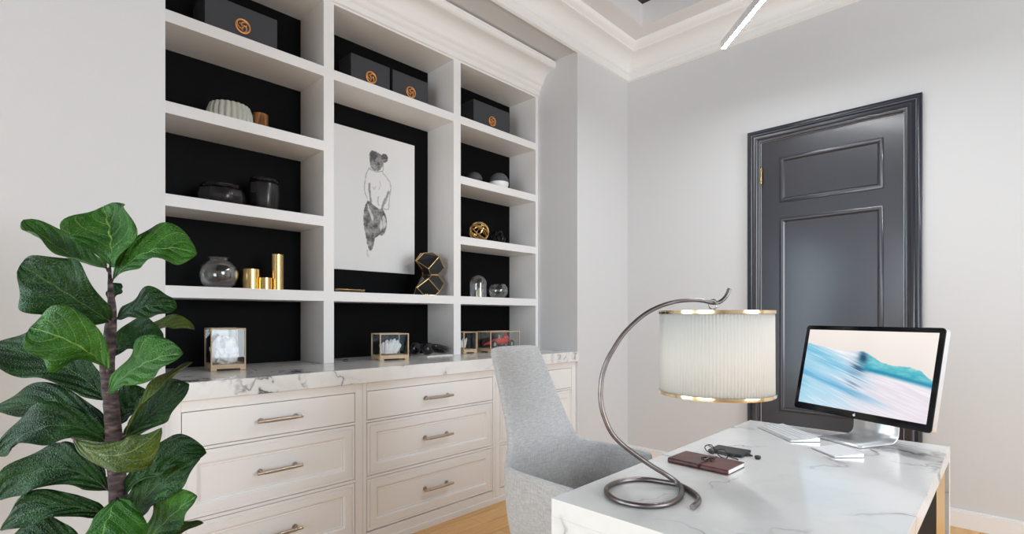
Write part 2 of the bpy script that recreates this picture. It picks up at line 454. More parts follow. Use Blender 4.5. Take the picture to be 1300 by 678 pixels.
# ================================================================== BUILT-IN SHELVING
BF, BB = -2.78, -3.075
ys = [.545, .605, 1.365, 1.426, 2.305, 2.368, 3.160, 3.189]
WT = .937
shelf_tops = [2.603, 2.185, 1.762, 1.343]; TH = .055; ZO = 2.975
bk = thing('bookcase', 'white built-in bookcase with black back panels and heavy crown moulding above the marble worktop', 'bookcase', ((BF + BB) / 2, 1.86, WT))
# uprights
for a, c in ((AY0 + .001, ys[1]), (ys[2], ys[3]), (ys[4], ys[5]), (ys[6], AY1 - .001)):
    MB().box(BB, BF, a, c, WT, ZO).build('upright', M_CAB, bk)
MB().box(BB, BF, AY0 + .001, AY1 - .001, ZO, ZS - .001).build('head_board', M_CAB, bk)
bays = [(ys[1], ys[2]), (ys[3], ys[4]), (ys[5], ys[6])]
for i, (a, c) in enumerate(bays):
    for k, zt in enumerate(shelf_tops):
        if i == 1 and k in (1, 2): continue
        MB().box(BB, BF, a, c, zt - TH, zt).build('shelf', M_CAB, bk)
    p = MB().box(BB - .02, BB, a - .01, c + .01, WT, ZO).build('back_panel', M_BLACK, bk); p['label'] = 'black back panel'
cp = [(0, 2.985), (.012, 2.990), (.016, 2.998), (.016, 3.022), (.028, 3.030), (.036, 3.040), (.036, 3.056), (.050, 3.066), (.058, 3.078), (.060, 3.090)]
for i in range(1, 9):
    a = i / 8 * PI / 2; cp.append((.072 + .10 * (1 - math.cos(a)), 3.093 + .062 * math.sin(a)))
cp += [(.180, 3.158), (.187, 3.166), (.187, 3.19), (.192, 3.195), (.192, 3.203), (.14, 3.206), (0, 3.21)]
y0, y1 = AY0 + .001, AY1 - .001
vs = []
for p, z in cp: vs += [(BF + p, y0, z), (BF + p, y1, z)]
MB().add(vs, [(2 * i, 2 * i + 1, 2 * i + 3, 2 * i + 2) for i in range(len(cp) - 1)] + [tuple(range(1, 2 * len(cp), 2)), tuple(range(0, 2 * len(cp), 2))]).build('crown_moulding', M_CAB, bk, smooth=True)

# ------------------------------------------------------------------ base cabinets
CF = -2.400
cab_lab = ['white three-drawer cabinet under the left bay, beside the potted plant',
           'white three-drawer cabinet under the middle bay of the bookcase, below the picture',
           'white three-drawer cabinet under the right bay, mostly hidden behind the grey chair']
cb = [(AY0 + .001, 1.3865, .58, 1.346), (1.3875, 2.3375, 1.411, 2.314), (2.3385, AY1 - .001, 2.379, 3.14)]
dr = [(.664, .815), (.374, .652), (.086, .360)]
def FX(y, z, h): return (CF + h, y, z)
for i, (a, c, d0, d1) in enumerate(cb):
    t = thing('drawer_cabinet', cab_lab[i], 'cabinet', ((CF + AX) / 2, (a + c) / 2, 0), 0, 'built-in drawer cabinets')
    b = MB(); b.box(AX + .01, CF - .022, a, c, .0, .861)               # carcass
    b.box(CF - .022, CF, a, d0, .03, .861); b.box(CF - .022, CF, d1, c, .03, .861)
    b.box(CF - .022, CF, d0, d1, .815, .861); b.box(CF - .022, CF, d0, d1, .03, .083)
    b.box(CF - .022, CF, d0, d1, .360, .374); b.box(CF - .022, CF, d0, d1, .652, .664)
    b.build('body', M_CAB, t, bevel=.0012, seg=1)
    b = MB(); b.box(CF - .022, CF + .006, a, c, 0, .032); b.build('plinth', M_TRIM, t)
    for k, (q0, q1) in enumerate(dr):
        g = .003
        D = MB()
        if k == 0: steps = [(0, -.02), (0, -.001), (.002, 0)]
        else: steps = [(0, -.02), (0, -.001), (.002, 0), (.012, 0), (.013, -.004), (.016, -.004), (.018, 0), (.050, 0), (.054, -.001), (.057, -.007), (.062, -.009), (.066, -.006), (.070, -.008)]
        D.nested((d0 + g, d1 - g, q0 + g, q1 - g), steps, FX)
        if k == 0 or True: d = D.build('drawer', M_CAB, t)
        yc, zc = (d0 + d1) / 2, (q0 + q1) / 2
        h = MB(); X = CF + .030; bh = -.0 if k == 0 else -.008
        for s in (-1, 1):
            h.tube([(CF + bh - .001, yc + s * .078, zc), (X, yc + s * .078, zc)], .005, 10)
            h.tube([(CF + bh - .001, yc + s * .078, zc), (CF + bh + .004, yc + s * .078, zc)], .012, 12)
        h.tube([(X, yc - .1, zc), (X, yc - .070, zc)], .007, 12); h.tube([(X, yc + .070, zc), (X, yc + .1, zc)], .007, 12)
        h.tube([(X, yc - .070, zc), (X, yc + .070, zc)], .0088, 14)
        h.build('handle', M_NICKEL, d, smooth=True)
# ------------------------------------------------------------------ worktop
tag(MB().box(AX + .005, -2.366, AY0 + .001, AY1 - .001, .862, WT - .0005).build('worktop', M_MARBLE_C, bevel=.004),
    'thick white marble worktop with grey veins running along the drawer cabinets', 'worktop')

# ================================================================== DESK
DT = .74
desk = thing('desk', 'white marble desk with waterfall sides, black drawer box and gold leg', 'desk', (-.5, 1.71, 0))
dx0, dx1, dy0, dy1 = -.842, -.160, 1.018, 2.400
b = MB()
# continuous slab with two waterfall ends as one marble piece each
MB().box(dx0, dx1, dy0, dy1, DT - .045, DT).build('tabletop', M_MARBLE_D, desk, bevel=.0005, seg=1)
MB().box(dx0, dx1, dy0, dy0 + .045, 0, DT - .045).build('side_panel', M_MARBLE_D, desk)
MB().box(dx0, dx1, dy1 - .045, dy1, 0, DT - .045).build('side_panel', M_MARBLE_D, desk)
k = MB().box(dx0 + .12, dx1 - .007, dy0 + .20, 2.028, .10, DT - .046).build('drawer_box', M_BLACK, desk, bevel=.003); k['label'] = 'black drawer box'
k = MB().box(dx1 - .045, dx1 - .005, 2.03, 2.275, 0, DT - .046).build('leg', M_GOLD, desk, bevel=.002); k['label'] = 'gold metal leg panel'
k = MB().box(dx0 + .12, dx1 - .018, dy0 + .17, dy0 + .199, 0, DT - .046).build('leg', M_GOLD, desk, bevel=.002); k['label'] = 'gold metal leg panel'

# ------------------------------------------------------------------ monitor
mc = Vector((-.400, 2.257, .996)); myaw = -.48; mp = .212; MW, MH = .52, .342
mon = thing('computer_monitor', 'flat computer monitor showing a blue breaking wave, on a silver stand on the desk', 'monitor', (-.36, 2.30, DT))
Rm = Matrix.Translation(mc) @ Matrix.Rotation(myaw, 4, 'Z') @ Matrix.Rotation(-mp, 4, 'X')
# local: x right, z up, -y towards viewer
def rrect(w, h, r, n=5):
    o = []
    for cx_, cz_, a0 in ((w / 2 - r, h / 2 - r, 0), (-w / 2 + r, h / 2 - r, 90), (-w / 2 + r, -h / 2 + r, 180), (w / 2 - r, -h / 2 + r, 270)):
        for i in range(n + 1):
            a = R(a0 + 90 * i / n); o.append((cx_ + r * math.cos(a), cz_ + r * math.sin(a)))
    return o
def slab(b, w, h, r, ya, yb, mtx, w2=None, h2=None):
    A = rrect(w, h, r); B = rrect(w2 or w, h2 or h, r); n = len(A)
    vs = [mtx @ Vector((x, ya, z)) for x, z in A] + [mtx @ Vector((x, yb, z)) for x, z in B]
    b.add(vs, [tuple(range(n)), tuple(range(n, 2 * n))[::-1]] + [(i, (i + 1) % n, n + (i + 1) % n, n + i) for i in range(n)])
b = MB(); slab(b, MW, MH, .012, .002, .022, Rm, MW, MH); slab(b, MW, MH, .012, .022, .030, Rm, MW - .03, MH - .03)
k = b.build('housing', M_ALU, mon, smooth=True); k['label'] = 'silver rear housing'
b = MB(); slab(b, MW, MH, .012, -.002, .002, Rm); bez = b.build('bezel', M_BLACKGLOSS, mon); bez['label'] = 'black glass bezel'
# the picture on the screen
def lerp(a, b, t): t = max(0, min(1, t)); return tuple(a[i] + (b[i] - a[i]) * t for i in range(3))
def ss(a, b, x): t = max(0, min(1, (x - a) / (b - a))); return t * t * (3 - 2 * t)
def lin(c): return tuple((v / 255 / 12.92) if v / 255 <= .04045 else ((v / 255 + .055) / 1.055) ** 2.4 for v in c)
def pl(x, P):
    for (a, p), (b_, q) in zip(P, P[1:]):
        if x <= b_: return p + (q - p) * (x - a) / (b_ - a)
    return P[-1][1]
def wave(u, v):
    crest = pl(u, [(0, .81), (.15, .775), (.3, .735), (.42, .735), (.5, .745), (.56, .70), (.62, .645), (.7, .60), (.78, .60), (.85, .60), (.92, .56), (1, .47)])
    crest += .012 * noise.noise(Vector((u * 18, 0, 3))) + .006 * noise.noise(Vector((u * 60, 0, 9)))
    low = pl(u, [(0, .3), (.45, .52), (.55, .50), (.7, .47), (.85, .43), (1, .39)])
    sky = lerp((238, 228, 222), (248, 240, 232), (v - crest) * 3)
    st = v + u * .42
    n = noise.noise(Vector((u * 1.6, st * 16, 1))) * .6 + noise.noise(Vector((u * 5, st * 55, 5))) * .45
    basec = lerp((176, 216, 236), (232, 222, 232), ss(.1, .75, u + .15 * n))
    c = lerp(basec, (245, 243, 248), ss(-.1, .6, n))
    blue = ss(.25, .9, (1 - u) * (.55 + .9 * noise.noise(Vector((u * 1.3, st * 6, 8))) + .35 * n))
    c = lerp(c, (84, 176, 214), blue * .7)
    c = lerp(c, (250, 248, 252), max(0, noise.noise(Vector((u * 4, (v + u * .5) * 60, 11)))) * .9)
    band = math.exp(-((st - .42 + .03 * n) / .045) ** 2) * ss(.85, .35, u)
    c = lerp(c, (70, 160, 205), band * .75)
    # turquoise lip on the right
    if u > .42:
        k = ss(.42, .56, u) * ss(low - .03, low + .03, v)
        q = noise.noise(Vector((u * 12, v * 14, 2))) * .5 + noise.noise(Vector((u * 30, v * 40, 7))) * .3
        tq = lerp((40, 165, 185), (150, 215, 220), .35 + q + (v - low) * 2.2)
        edge = math.exp(-((v - low - .02) / .03) ** 2)
        tq = lerp(tq, (20, 125, 165), edge * .8)
        c = lerp(c, tq, k)
    fine = noise.noise(Vector((u * 6 + v * 3, (v + u * .55) * 70, 3)))
    d = math.exp(-(((u - .50 - (.68 - v) * .10) / .034) ** 2 + ((v - .67) / .075) ** 2))
    c = lerp(c, (28, 70, 105), min(1, d * (1.0 + .8 * fine)))
    d = math.exp(-(((u - .47) / .06) ** 2 + ((v - .53) / .10) ** 2)) * max(0, fine + .25) * 1.5
    c = lerp(c, (40, 80, 115), min(1, d))
    d = math.exp(-(((u - .46) / .09) ** 2 + ((v - .30) / .10) ** 2)) * max(0, fine) * 1.6
    c = lerp(c, (95, 120, 150), min(1, d))
    k = ss(crest - .006, crest + .006, v)
    return lin(lerp(c, sky, k))
def picture(name, m, nx, nz, place, func, parent):
    vs = []; fs = []; cols = []
    for j in range(nz + 1):
        for i in range(nx + 1):
            vs.append(place(i / nx, j / nz)); cols.append(func(i / nx, j / nz))
    for j in range(nz):
        for i in range(nx):
            a = j * (nx + 1) + i; fs.append((a, a + 1, a + nx + 2, a + nx + 1))
    me = bpy.data.meshes.new(name); me.from_pydata([tuple(v) for v in vs], [], fs); me.materials.append(m)
    ca = me.color_attributes.new('Col', 'FLOAT_COLOR', 'POINT')
    for i, c in enumerate(cols): ca.data[i].color = (*c, 1)
    o = bpy.data.objects.new(name, me); COL.objects.link(o)
    o.parent = parent; o.matrix_parent_inverse = parent_world(parent).inverted(); return o
sw, sh0, sh1 = MW / 2 - .017, -MH / 2 + .026, MH / 2 - .017
M_SCREEN = vcol('screen_picture', .15, .95)
sc_ = picture('screen', M_SCREEN, 260, 150, lambda u, v: Rm @ Vector((-sw + 2 * sw * u, -.0026, sh0 + (sh1 - sh0) * v)), wave, mon)
sc_['label'] = 'lit screen with a picture of a blue wave'
# small white bitten-fruit mark on the lower bezel
b = MB(); vs = []
for i in range(24):
    a = 2 * PI * i / 24; r = .0052 * (1 - .12 * abs(math.cos(a)) ** 6 + .05 * math.cos(2 * a))
    x, z = r * math.cos(a), r * math.sin(a) * .95
    dd = math.hypot(x - .0062, z - .0008)
    if dd < .0026: x = .0062 - .0026 * math.cos(math.atan2(z - .0008, .0062 - x))
    if abs(a - PI / 2) < .15 or abs(a - 3 * PI / 2) < .15: z *= .85
    vs.append(Rm @ Vector((x, -.0030, -MH / 2 + .0125 + z)))
b.add(vs, [tuple(range(24))])
b.add([Rm @ Vector((x, -.0030, -MH / 2 + .0125 + z)) for x, z in ((0, .0056), (.0012, .0078), (.003, .009), (.0026, .0068))], [(0, 1, 2, 3)])
k = b.build('logo', emis('white_mark', (.9, .9, .95), .7), mon); k['label'] = 'small white fruit mark'
# stand: bent aluminium sheet, neck behind then foot forward
Rs = Matrix.Translation((-.392, 2.302, DT + .004)) @ Matrix.Rotation(myaw, 4, 'Z')
pth = [(.0, .205), (.030, .17), (.045, .10), (.045, .045), (.040, .020), (.022, .006), (0, .003), (-.06, .003), (-.14, .003)]
pth = [(p.x, p.z) for p in smooth_path([(a, 0, c) for a, c in pth], 4)]
vs = []; hw = .085
n = len(pth)
for s in (-hw, hw):
    for i, (y, z) in enumerate(pth):
        vs.append(Rs @ Vector((s, y, z + .0005)))
k = MB().add(vs, [(i, i + 1, n + i + 1, n + i) for i in range(n - 1)]).build('stand', M_ALU, mon, smooth=True, auto=False)
so = k.modifiers.new('thick', 'SOLIDIFY'); so.thickness = .006; so.offset = 1
k['label'] = 'bent silver stand'

# ------------------------------------------------------------------ keyboard and trackpad
kc = Vector((-.637, 2.205, DT)); kd = (Vector((-.569, 2.055, 0)) - Vector((-.751, 2.239, 0))).normalized()
ka = math.atan2(kd.y, kd.x)
kb = thing('keyboard', 'slim white keyboard lying on the marble desk left of the monitor stand', 'keyboard', kc, ka)
b = MB(); b.add([(-.128, -.055, .001), (.128, -.055, .001), (.128, .055, .001), (-.128, .055, .001), (-.128, -.055, .006), (.128, -.055, .006), (.128, .055, .017), (-.128, .055, .017)],
                [(3, 2, 1, 0), (4, 5, 6, 7), (0, 1, 5, 4), (1, 2, 6, 5), (2, 3, 7, 6), (3, 0, 4, 7)])
local(b.build('body', M_ALU, None, bevel=.002), kb)
b = MB()
for r_ in range(5):
    y = -.043 + r_ * .0175
    if r_ == 0: ks = [(-.118, -.098), (-.094, -.078), (-.074, -.058), (-.054, .032), (.036, .052), (.056, .072), (.076, .118)]
    else: ks = [(-.118 + i * .0170, -.118 + i * .0170 + .0145) for i in range(14)]
    for x0, x1 in ks:
        z = .006 + (y + .055) * .1; b.box(x0, x1, y, y + .0145, z, z + .0022)
b.box(-.118, .118, .0445, .051, .0155, .0180)
k = local(b.build('key', M_WHITEKEY, None), kb); k['kind'] = 'stuff'
b = MB(); b.tube([(-.127, .048, .0085), (.127, .048, .0085)], .0075, 14); k = local(b.build('battery_tube', M_ALU, None, smooth=True), kb)
tp = thing('trackpad', 'small white trackpad on the desk in front of the monitor stand', 'trackpad', (-.428, 2.022, DT), ka + .03)
b = MB(); b.add([(-.062, -.05, .001), (.062, -.05, .001), (.062, .05, .001), (-.062, .05, .001), (-.062, -.05, .005), (.062, -.05, .005), (.062, .05, .014), (-.062, .05, .014)],
                [(3, 2, 1, 0), (4, 5, 6, 7), (0, 1, 5, 4), (1, 2, 6, 5), (2, 3, 7, 6), (3, 0, 4, 7)])
local(b.build('body', M_ALU, None, bevel=.002), tp)
b = MB(); b.add([(-.060, -.048, .0055), (.060, -.048, .0055), (.060, .048, .0141), (-.060, .048, .0141), (-.060, -.048, .0063), (.060, -.048, .0063), (.060, .048, .0149), (-.060, .048, .0149)],
                [(3, 2, 1, 0), (4, 5, 6, 7), (0, 1, 5, 4), (1, 2, 6, 5), (2, 3, 7, 6), (3, 0, 4, 7)])
local(b.build('touch_surface', M_WHITEKEY, None), tp)

# ------------------------------------------------------------------ notebook
nb = thing('notebook', 'oxblood leather notebook tied with a dark strap, lying near the lamp on the desk', 'notebook', (-.686, 1.577, DT), R(-2))
b = MB(); L_, W_, H_ = .095, .058, .0165
# cover: spine rounded towards the viewer
sec = [(-W_ + .004, .0005)] + [(-W_ + .002 - .006 * math.sin(PI * i / 8), H_ / 2 - (H_ / 2 - .0005) * math.cos(PI * i / 8)) for i in range(9)] + [(W_, H_), (W_, H_ - .0022), (-W_ + .004, H_ - .0022), (-W_ + .004, .0027), (W_, .0027), (W_, .0005)]
n = len(sec)
b.add([(-L_, y, z) for y, z in sec] + [(L_, y, z) for y, z in sec], [(i, (i + 1) % n, n + (i + 1) % n, n + i) for i in range(n)] + [tuple(range(n)), tuple(range(n, 2 * n))[::-1]])
local(b.build('cover', M_LEATHER, None), nb)
local(MB().box(-L_ + .003, L_ - .001, -W_ + .0045, W_ - .002, .003, H_ - .0024).build('pages', M_PAPER, None), nb)
b = MB(); sx = .008
for i in range(1): 
    pts = [(sx, W_ + .001, .002), (sx, W_ + .001, H_ + .001), (sx, -W_ + .0, H_ + .0012), (sx, -W_ - .0055, H_ / 2), (sx, -W_ + .003, -.0001)]
    pts = smooth_path(pts, 3)
    n = len(pts); vs = [(p.x - .0028, p.y, max(p.z, .0004)) for p in pts] + [(p.x + .0028, p.y, max(p.z, .0004)) for p in pts]
    b.add(vs, [(i, i + 1, n + i + 1, n + i) for i in range(n - 1)])
# the knot
b.tube(smooth_path([(-.014, .022, H_ + .002), (-.004, .012, H_ + .004), (.008, .008, H_ + .006), (.018, -.002, H_ + .003), (.024, -.012, H_ + .002)], 4), .0022, 6)
b.tube(smooth_path([(-.016, .004, H_ + .002), (-.002, .006, H_ + .005), (.010, .012, H_ + .006), (.022, .014, H_ + .002)], 4), .0022, 6)
b.tube(smooth_path([(.0, -.012, H_ + .002), (.006, .0, H_ + .005), (.010, .010, H_ + .006)], 4), .0026, 6)
k = local(b.build('strap', M_STRAP, None, smooth=True), nb)

# ------------------------------------------------------------------ black case, glasses, pebble
cs = thing('glasses_case', 'black leather case with a pointed tab, lying behind the spectacles on the desk', 'case', (-.690, 1.775, DT), R(1))
b = MB(); b.box(-.056, .056, -.044, .044, .0005, .011); local(b.build('body', mat('black_leather', (.022, .022, .025), .4), None, bevel=.003, seg=3), cs)
b = MB(); b.add([(.050, -.012, .008), (.072, -.007, .002), (.076, 0, .0015), (.072, .007, .002), (.050, .012, .008), (.050, -.012, .011), (.072, -.007, .004), (.076, 0, .0035), (.072, .007, .004), (.050, .012, .011)],
                [(0, 1, 2, 3, 4), (9, 8, 7, 6, 5), (0, 1, 6, 5), (1, 2, 7, 6), (2, 3, 8, 7), (3, 4, 9, 8), (4, 0, 5, 9)])
local(b.build('tab', M_STRAP, None), cs)
gl = thing('spectacles', 'black-rimmed spectacles folded on the desk between notebook and black case', 'glasses', (-.700, 1.700, DT), R(-30))
b = MB()
def lens(cx_, s): return [Vector((cx_ + .0245 * math.cos(a) * (1 + .06 * math.cos(2 * a)), -.006 * abs(math.cos(a)), .0165 + .0138 * math.sin(a))) for a in [2 * PI * i / 28 for i in range(28)]]
for cx_ in (-.031, .031):
    b.tube(lens(cx_, 1), .0017, 8, closed=True)
b.tube(smooth_path([(-.009, -.004, .019), (0, -.006, .023), (.009, -.004, .019)], 4), .0015, 8)
local(b.build('frame', M_BLACKMATTE, None, smooth=True), gl)
for cx_ in (-.031, .031):
    L = lens(cx_, 1); b = MB().add(L, [tuple(range(28))]); local(b.build('lens', M_PANE, None), gl)
b = MB(); b.tube(smooth_path([(-.056, -.002, .024), (-.058, .010, .022), (-.045, .022, .012), (.0, .030, .0025), (.04, .034, .0025), (.062, .030, .003)], 5), .0016, 8)
local(b.build('temple', M_BLACKMATTE, None, smooth=True), gl)
b = MB(); b.tube(smooth_path([(.056, -.002, .024), (.058, .012, .022), (.045, .028, .012), (.0, .042, .0025), (-.04, .048, .0025), (-.066, .044, .003)], 5), .0016, 8)
local(b.build('temple', M_BLACKMATTE, None, smooth=True), gl)
p = onz(962, 583, DT)
b = MB(); b.lathe([(0, .0), (.007, .001), (.010, .006), (.008, .011), (0, .013)], 18, c=(p.x, p.y, DT)); 
tag(b.build('pebble', M_BLACKMATTE, None, smooth=True), 'tiny black rounded pebble alone on the desk right of the black case', 'pebble')

# ------------------------------------------------------------------ table lamp
lamp = thing('table_lamp', 'arched bronze tube table lamp with a hanging pleated ivory drum shade, on the desk', 'lamp', (-.69, 1.2, DT))
TR = .0067
ring = [(878.8, 643.9), (887.2, 634.6), (878.8, 624.5), (863.5, 616), (846, 612.3), (816, 608.5), (788, 611), (770.5, 619.4), (774, 629.5), (790.8, 638), (821, 642.6), (848.3, 639.7), (863.5, 631), (865, 622.0)]
path = []
for i, (px, py) in enumerate(ring):
    p = onz(px, py, DT + TR)
    path.append(p)
# lift the second pass over the first so the tube does not cut itself
rise = [(859.5, 612.6, 1.390, 0), (845, 602.3, 1.395, 0), (824.6, 589.8, 1.40, 0), (807.7, 578, 1.402, 0), (787.4, 562, 1.405, 0), (773.8, 545, 1.407, 0), (763.5, 515.5, 1.408, 0), (763.2, 485, 1.41, 0), (769, 462, 1.412, 0), (779.5, 442, 1.414, 0), (792, 423.5, 1.417, 0), (809, 406.5, 1.42, 0), (825, 395, 1.423, 0), (843, 387, 1.426, 0), (860, 382.6, 1.43, 0), (876, 381, 1.432, 0), (892, 381.8, 1.434, 0), (905, 384.6, 1.436, 0), (914, 383.2, 1.438, 0), (921.8, 376, 1.438, 0), (926.2, 366.5, 1.438, 0)]
path[-1].z += .004
for px, py, tt, _ in rise: path.append(at(px, py, tt))
sp = smooth_path(path, 6)
MB().tube(sp, [TR - .0012 * ss(.45, .95, i / len(sp)) for i in range(len(sp))], 14).build('tube_frame', M_LAMP, lamp, smooth=True)
ST = 1.442; sc0 = at(908, 394, ST); SRad = 69.5 / 660 * ST * .985
zt_ = CZ + (402 - 394.5) / 660 * ST; zb_ = CZ - (500 - 402) / 660 * ST + .0
SX, SY = sc0.x, sc0.y
npl = 110
b = MB(); prof_r = []
vs = []; N = npl * 4
for zz in (zb_ + .006, zt_ - .006):
    for i in range(N):
        a = 2 * PI * i / N; r = SRad - .0006 + (.0006 if i % 4 in (0, 1) else -.0006) - (0 if zz < 1.1 else .001)
        vs.append((SX + r * math.cos(a), SY + r * math.sin(a), zz))
b.add(vs, [(i, (i + 1) % N, N + (i + 1) % N, N + i) for i in range(N)])
k = b.build('lamp_shade', M_SHADE, lamp, smooth=True, auto=False); k['label'] = 'pleated ivory drum shade'
so = k.modifiers.new('thick', 'SOLIDIFY'); so.thickness = .0012
for z0_, z1_ in ((zb_, zb_ + .009), (zt_ - .009, zt_)):
    b = MB().lathe([(SRad - .001, z0_), (SRad + .003, z0_), (SRad + .0035, (z0_ + z1_) / 2), (SRad + .003, z1_), (SRad - .001, z1_), (SRad - .001, z0_)], 96, c=(SX, SY, 0))
    k = b.build('trim_band', M_PALEGOLD, lamp, smooth=True); k['label'] = 'gold band'
hk = at(905, 384.6, 1.436)
b = MB(); 
rd = (Vector((CS, SN, 0)) * 1).normalized()
b.tube([hk + Vector((0, 0, -.004)) + rd * (.0125 * math.cos(a)) * .6 + Vector((SN, -CS, 0)) * (.012 * math.cos(a)) + Vector((0, 0, .0135 * math.sin(a))) for a in [2 * PI * i / 24 for i in range(24)]], .0022, 8, closed=True)
b.tube([(SX, SY, hk.z - .016), (SX, SY, zt_ - .03)], .003, 8)
b.tube([(hk.x, hk.y, hk.z - .0175), (SX, SY, hk.z - .019)], .0026, 8)
for i in range(3):
    a = 2 * PI * i / 3 + .4; b.tube([(SX, SY, zt_ - .012), (SX + SRad * math.cos(a), SY + SRad * math.sin(a), zt_ - .004)], .0015, 6)
k = b.build('hanging_ring', M_CHROME, lamp, smooth=True); k['label'] = 'chrome ring and shade carrier'
b = MB().lathe([(0, zt_ - .03), (.014, zt_ - .03), (.015, zt_ - .07), (.012, zt_ - .075), (.024, zt_ - .10), (.030, zt_ - .125), (.024, zt_ - .15), (0, zt_ - .16)], 20, c=(SX, SY, 0))
k = b.build('bulb', mat('frosted_bulb', (.85, .84, .8), .3), lamp, smooth=True)

# ================================================================== CHAIR
ch = thing('armchair', 'grey woven fabric armchair with a tall tapering back, drawn up to the desk', 'chair', (-1.30, 1.475, 0))
# measured at arm height: arms at y 1.21 / 1.74, back at x -1.27
cyc = 1.475; hwid = .262; xb = -1.262; xf = -.955; rc = .12; ZA = .708
xb_top = -1.40; zb_top = 1.088; hw_top = .128
def plan(n_arm=7, n_c=7, n_b=9):
    P = []   # (x, y, kind) along the U from near arm tip to far arm tip
    for i in range(n_arm): P.append((xf + .05 + (xb + rc - xf - .05) * i / n_arm, cyc - hwid, 'a'))
    for i in range(n_c): a = PI / 2 * i / n_c; P.append((xb + rc - rc * math.sin(a), cyc - hwid + rc - rc * math.cos(a), 'c%d' % i))
    for i in range(n_b + 1): P.append((xb, cyc - hwid + rc + (2 * hwid - 2 * rc) * i / n_b, 'b'))
    for i in range(n_c - 1, -1, -1): a = PI / 2 * i / n_c; P.append((xb + rc - rc * math.sin(a), cyc + hwid - rc + rc * math.cos(a), 'C%d' % i))
    for i in range(n_arm - 1, -1, -1): P.append((xf + (xb + rc - xf) * i / n_arm, cyc + hwid, 'a'))
    return P
P = plan(); nP = len(P)
rowsz = [(.36, .74), (.42, .85), (.50, .93), (.58, .975), (.65, .995), (ZA, 1.0)]
xcen = -1.13
vs = []; idx = {}
i0_ = 12
def armdip(x): return -.006 * ss(-1.2, -.95, x) + 0
for j, (z, s) in enumerate(rowsz):
    for i, (x, y, kd_) in enumerate(P):
        X = xcen + (x - xcen) * s; Y = cyc + (y - cyc) * s
        zz = z + (armdip(x) + .022 * math.exp(-(max(0, i0_ - min(i, nP - 1 - i)) / 1.6) ** 2) if j == len(rowsz) - 1 else 0)
        idx[(j, i)] = len(vs); vs.append((X, Y, zz))
fs = []
for j in range(len(rowsz) - 1):
    for i in range(nP - 1): fs.append((idx[(j, i)], idx[(j, i + 1)], idx[(j + 1, i + 1)], idx[(j + 1, i)]))
# the tall back rises from the columns inside the corners
i0 = 7 + 5; i1 = nP - 1 - i0
NB = 12; J0 = len(rowsz) - 1
for j in range(1, NB + 1):
    t_ = j / NB
    zz = ZA + .022 + (zb_top - ZA - .022) * t_
    for i in range(i0, i1 + 1):
        x, y, _ = P[i]
        fl = 1 - (1 - t_) ** 2.2
        k_ = (y - cyc) / (P[i1][1] - cyc)
        yw = (P[i1][1] - cyc) * (1 - .10 * (1 - (1 - t_) ** 6)) ; yw = yw + (hw_top - yw) * t_ ** .95
        yw_ = 0; xx = xb + (xb_top - xb) * t_ ** 1.05 + (x - xb) * (1 - t_) + .02 * abs(k_) ** 2 * t_
        top = -.010 * abs(k_) ** 8 if j == NB else 0
        idx[(J0 + j, i)] = len(vs); vs.append((xx, cyc - .026 * t_ + k_ * yw, zz + top))
    for i in range(i0, i1): fs.append((idx[(J0 + j - 1, i)], idx[(J0 + j - 1, i + 1)], idx[(J0 + j, i + 1)], idx[(J0 + j, i)]))
shell = MB().add(vs, fs).build('shell', M_FABRIC, ch, smooth=True, auto=False)
so = shell.modifiers.new('thick', 'SOLIDIFY'); so.thickness = .024; so.offset = 0
sb = shell.modifiers.new('sub', 'SUBSURF'); sb.levels = 2; sb.render_levels = 2
shell['label'] = 'upholstered back and arms in one shell'
# welt piping along the rim of the shell
rim = [Vector(vs[idx[(J0, i)]]) for i in range(0, i0 + 1)] + [Vector(vs[idx[(J0 + j, i0)]]) for j in range(1, NB + 1)] + \
      [Vector(vs[idx[(J0 + NB, i)]]) for i in range(i0 + 1, i1)] + [Vector(vs[idx[(J0 + j, i1)]]) for j in range(NB, 0, -1)] + [Vector(vs[idx[(J0, i)]]) for i in range(i1, nP)]
# seat
b = MB(); n = 28; vs2 = []; 
lv = [(.375, .90), (.385, .985), (.43, 1.0), (.455, .985), (.468, .90), (.472, .5)]
for z, s in lv:
    for i in range(n):
        a = 2 * PI * i / n; ex = .30
        x = math.copysign(abs(math.cos(a)) ** ex, math.cos(a)) * .195 * s; y = math.copysign(abs(math.sin(a)) ** ex, math.sin(a)) * .225 * s
        vs2.append((-1.01 + x, cyc + y, z))
fs2 = [(j * n + i, j * n + (i + 1) % n, (j + 1) * n + (i + 1) % n, (j + 1) * n + i) for j in range(len(lv) - 1) for i in range(n)] + [tuple(range(n))[::-1], tuple(range((len(lv) - 1) * n, len(lv) * n))]
b.add(vs2, fs2).build('seat', M_FABRIC, ch, smooth=True)
for sx_, sy_ in ((1, 1), (1, -1), (-1, 1), (-1, -1)):
    b = MB(); b.tube([(-1.03 + sx_ * .14, cyc + sy_ * .15, .385), (-1.03 + sx_ * .20, cyc + sy_ * .21, 0.0)], [.017, .010], 12)
    k = b.build('leg', M_WOOD, ch, smooth=True)

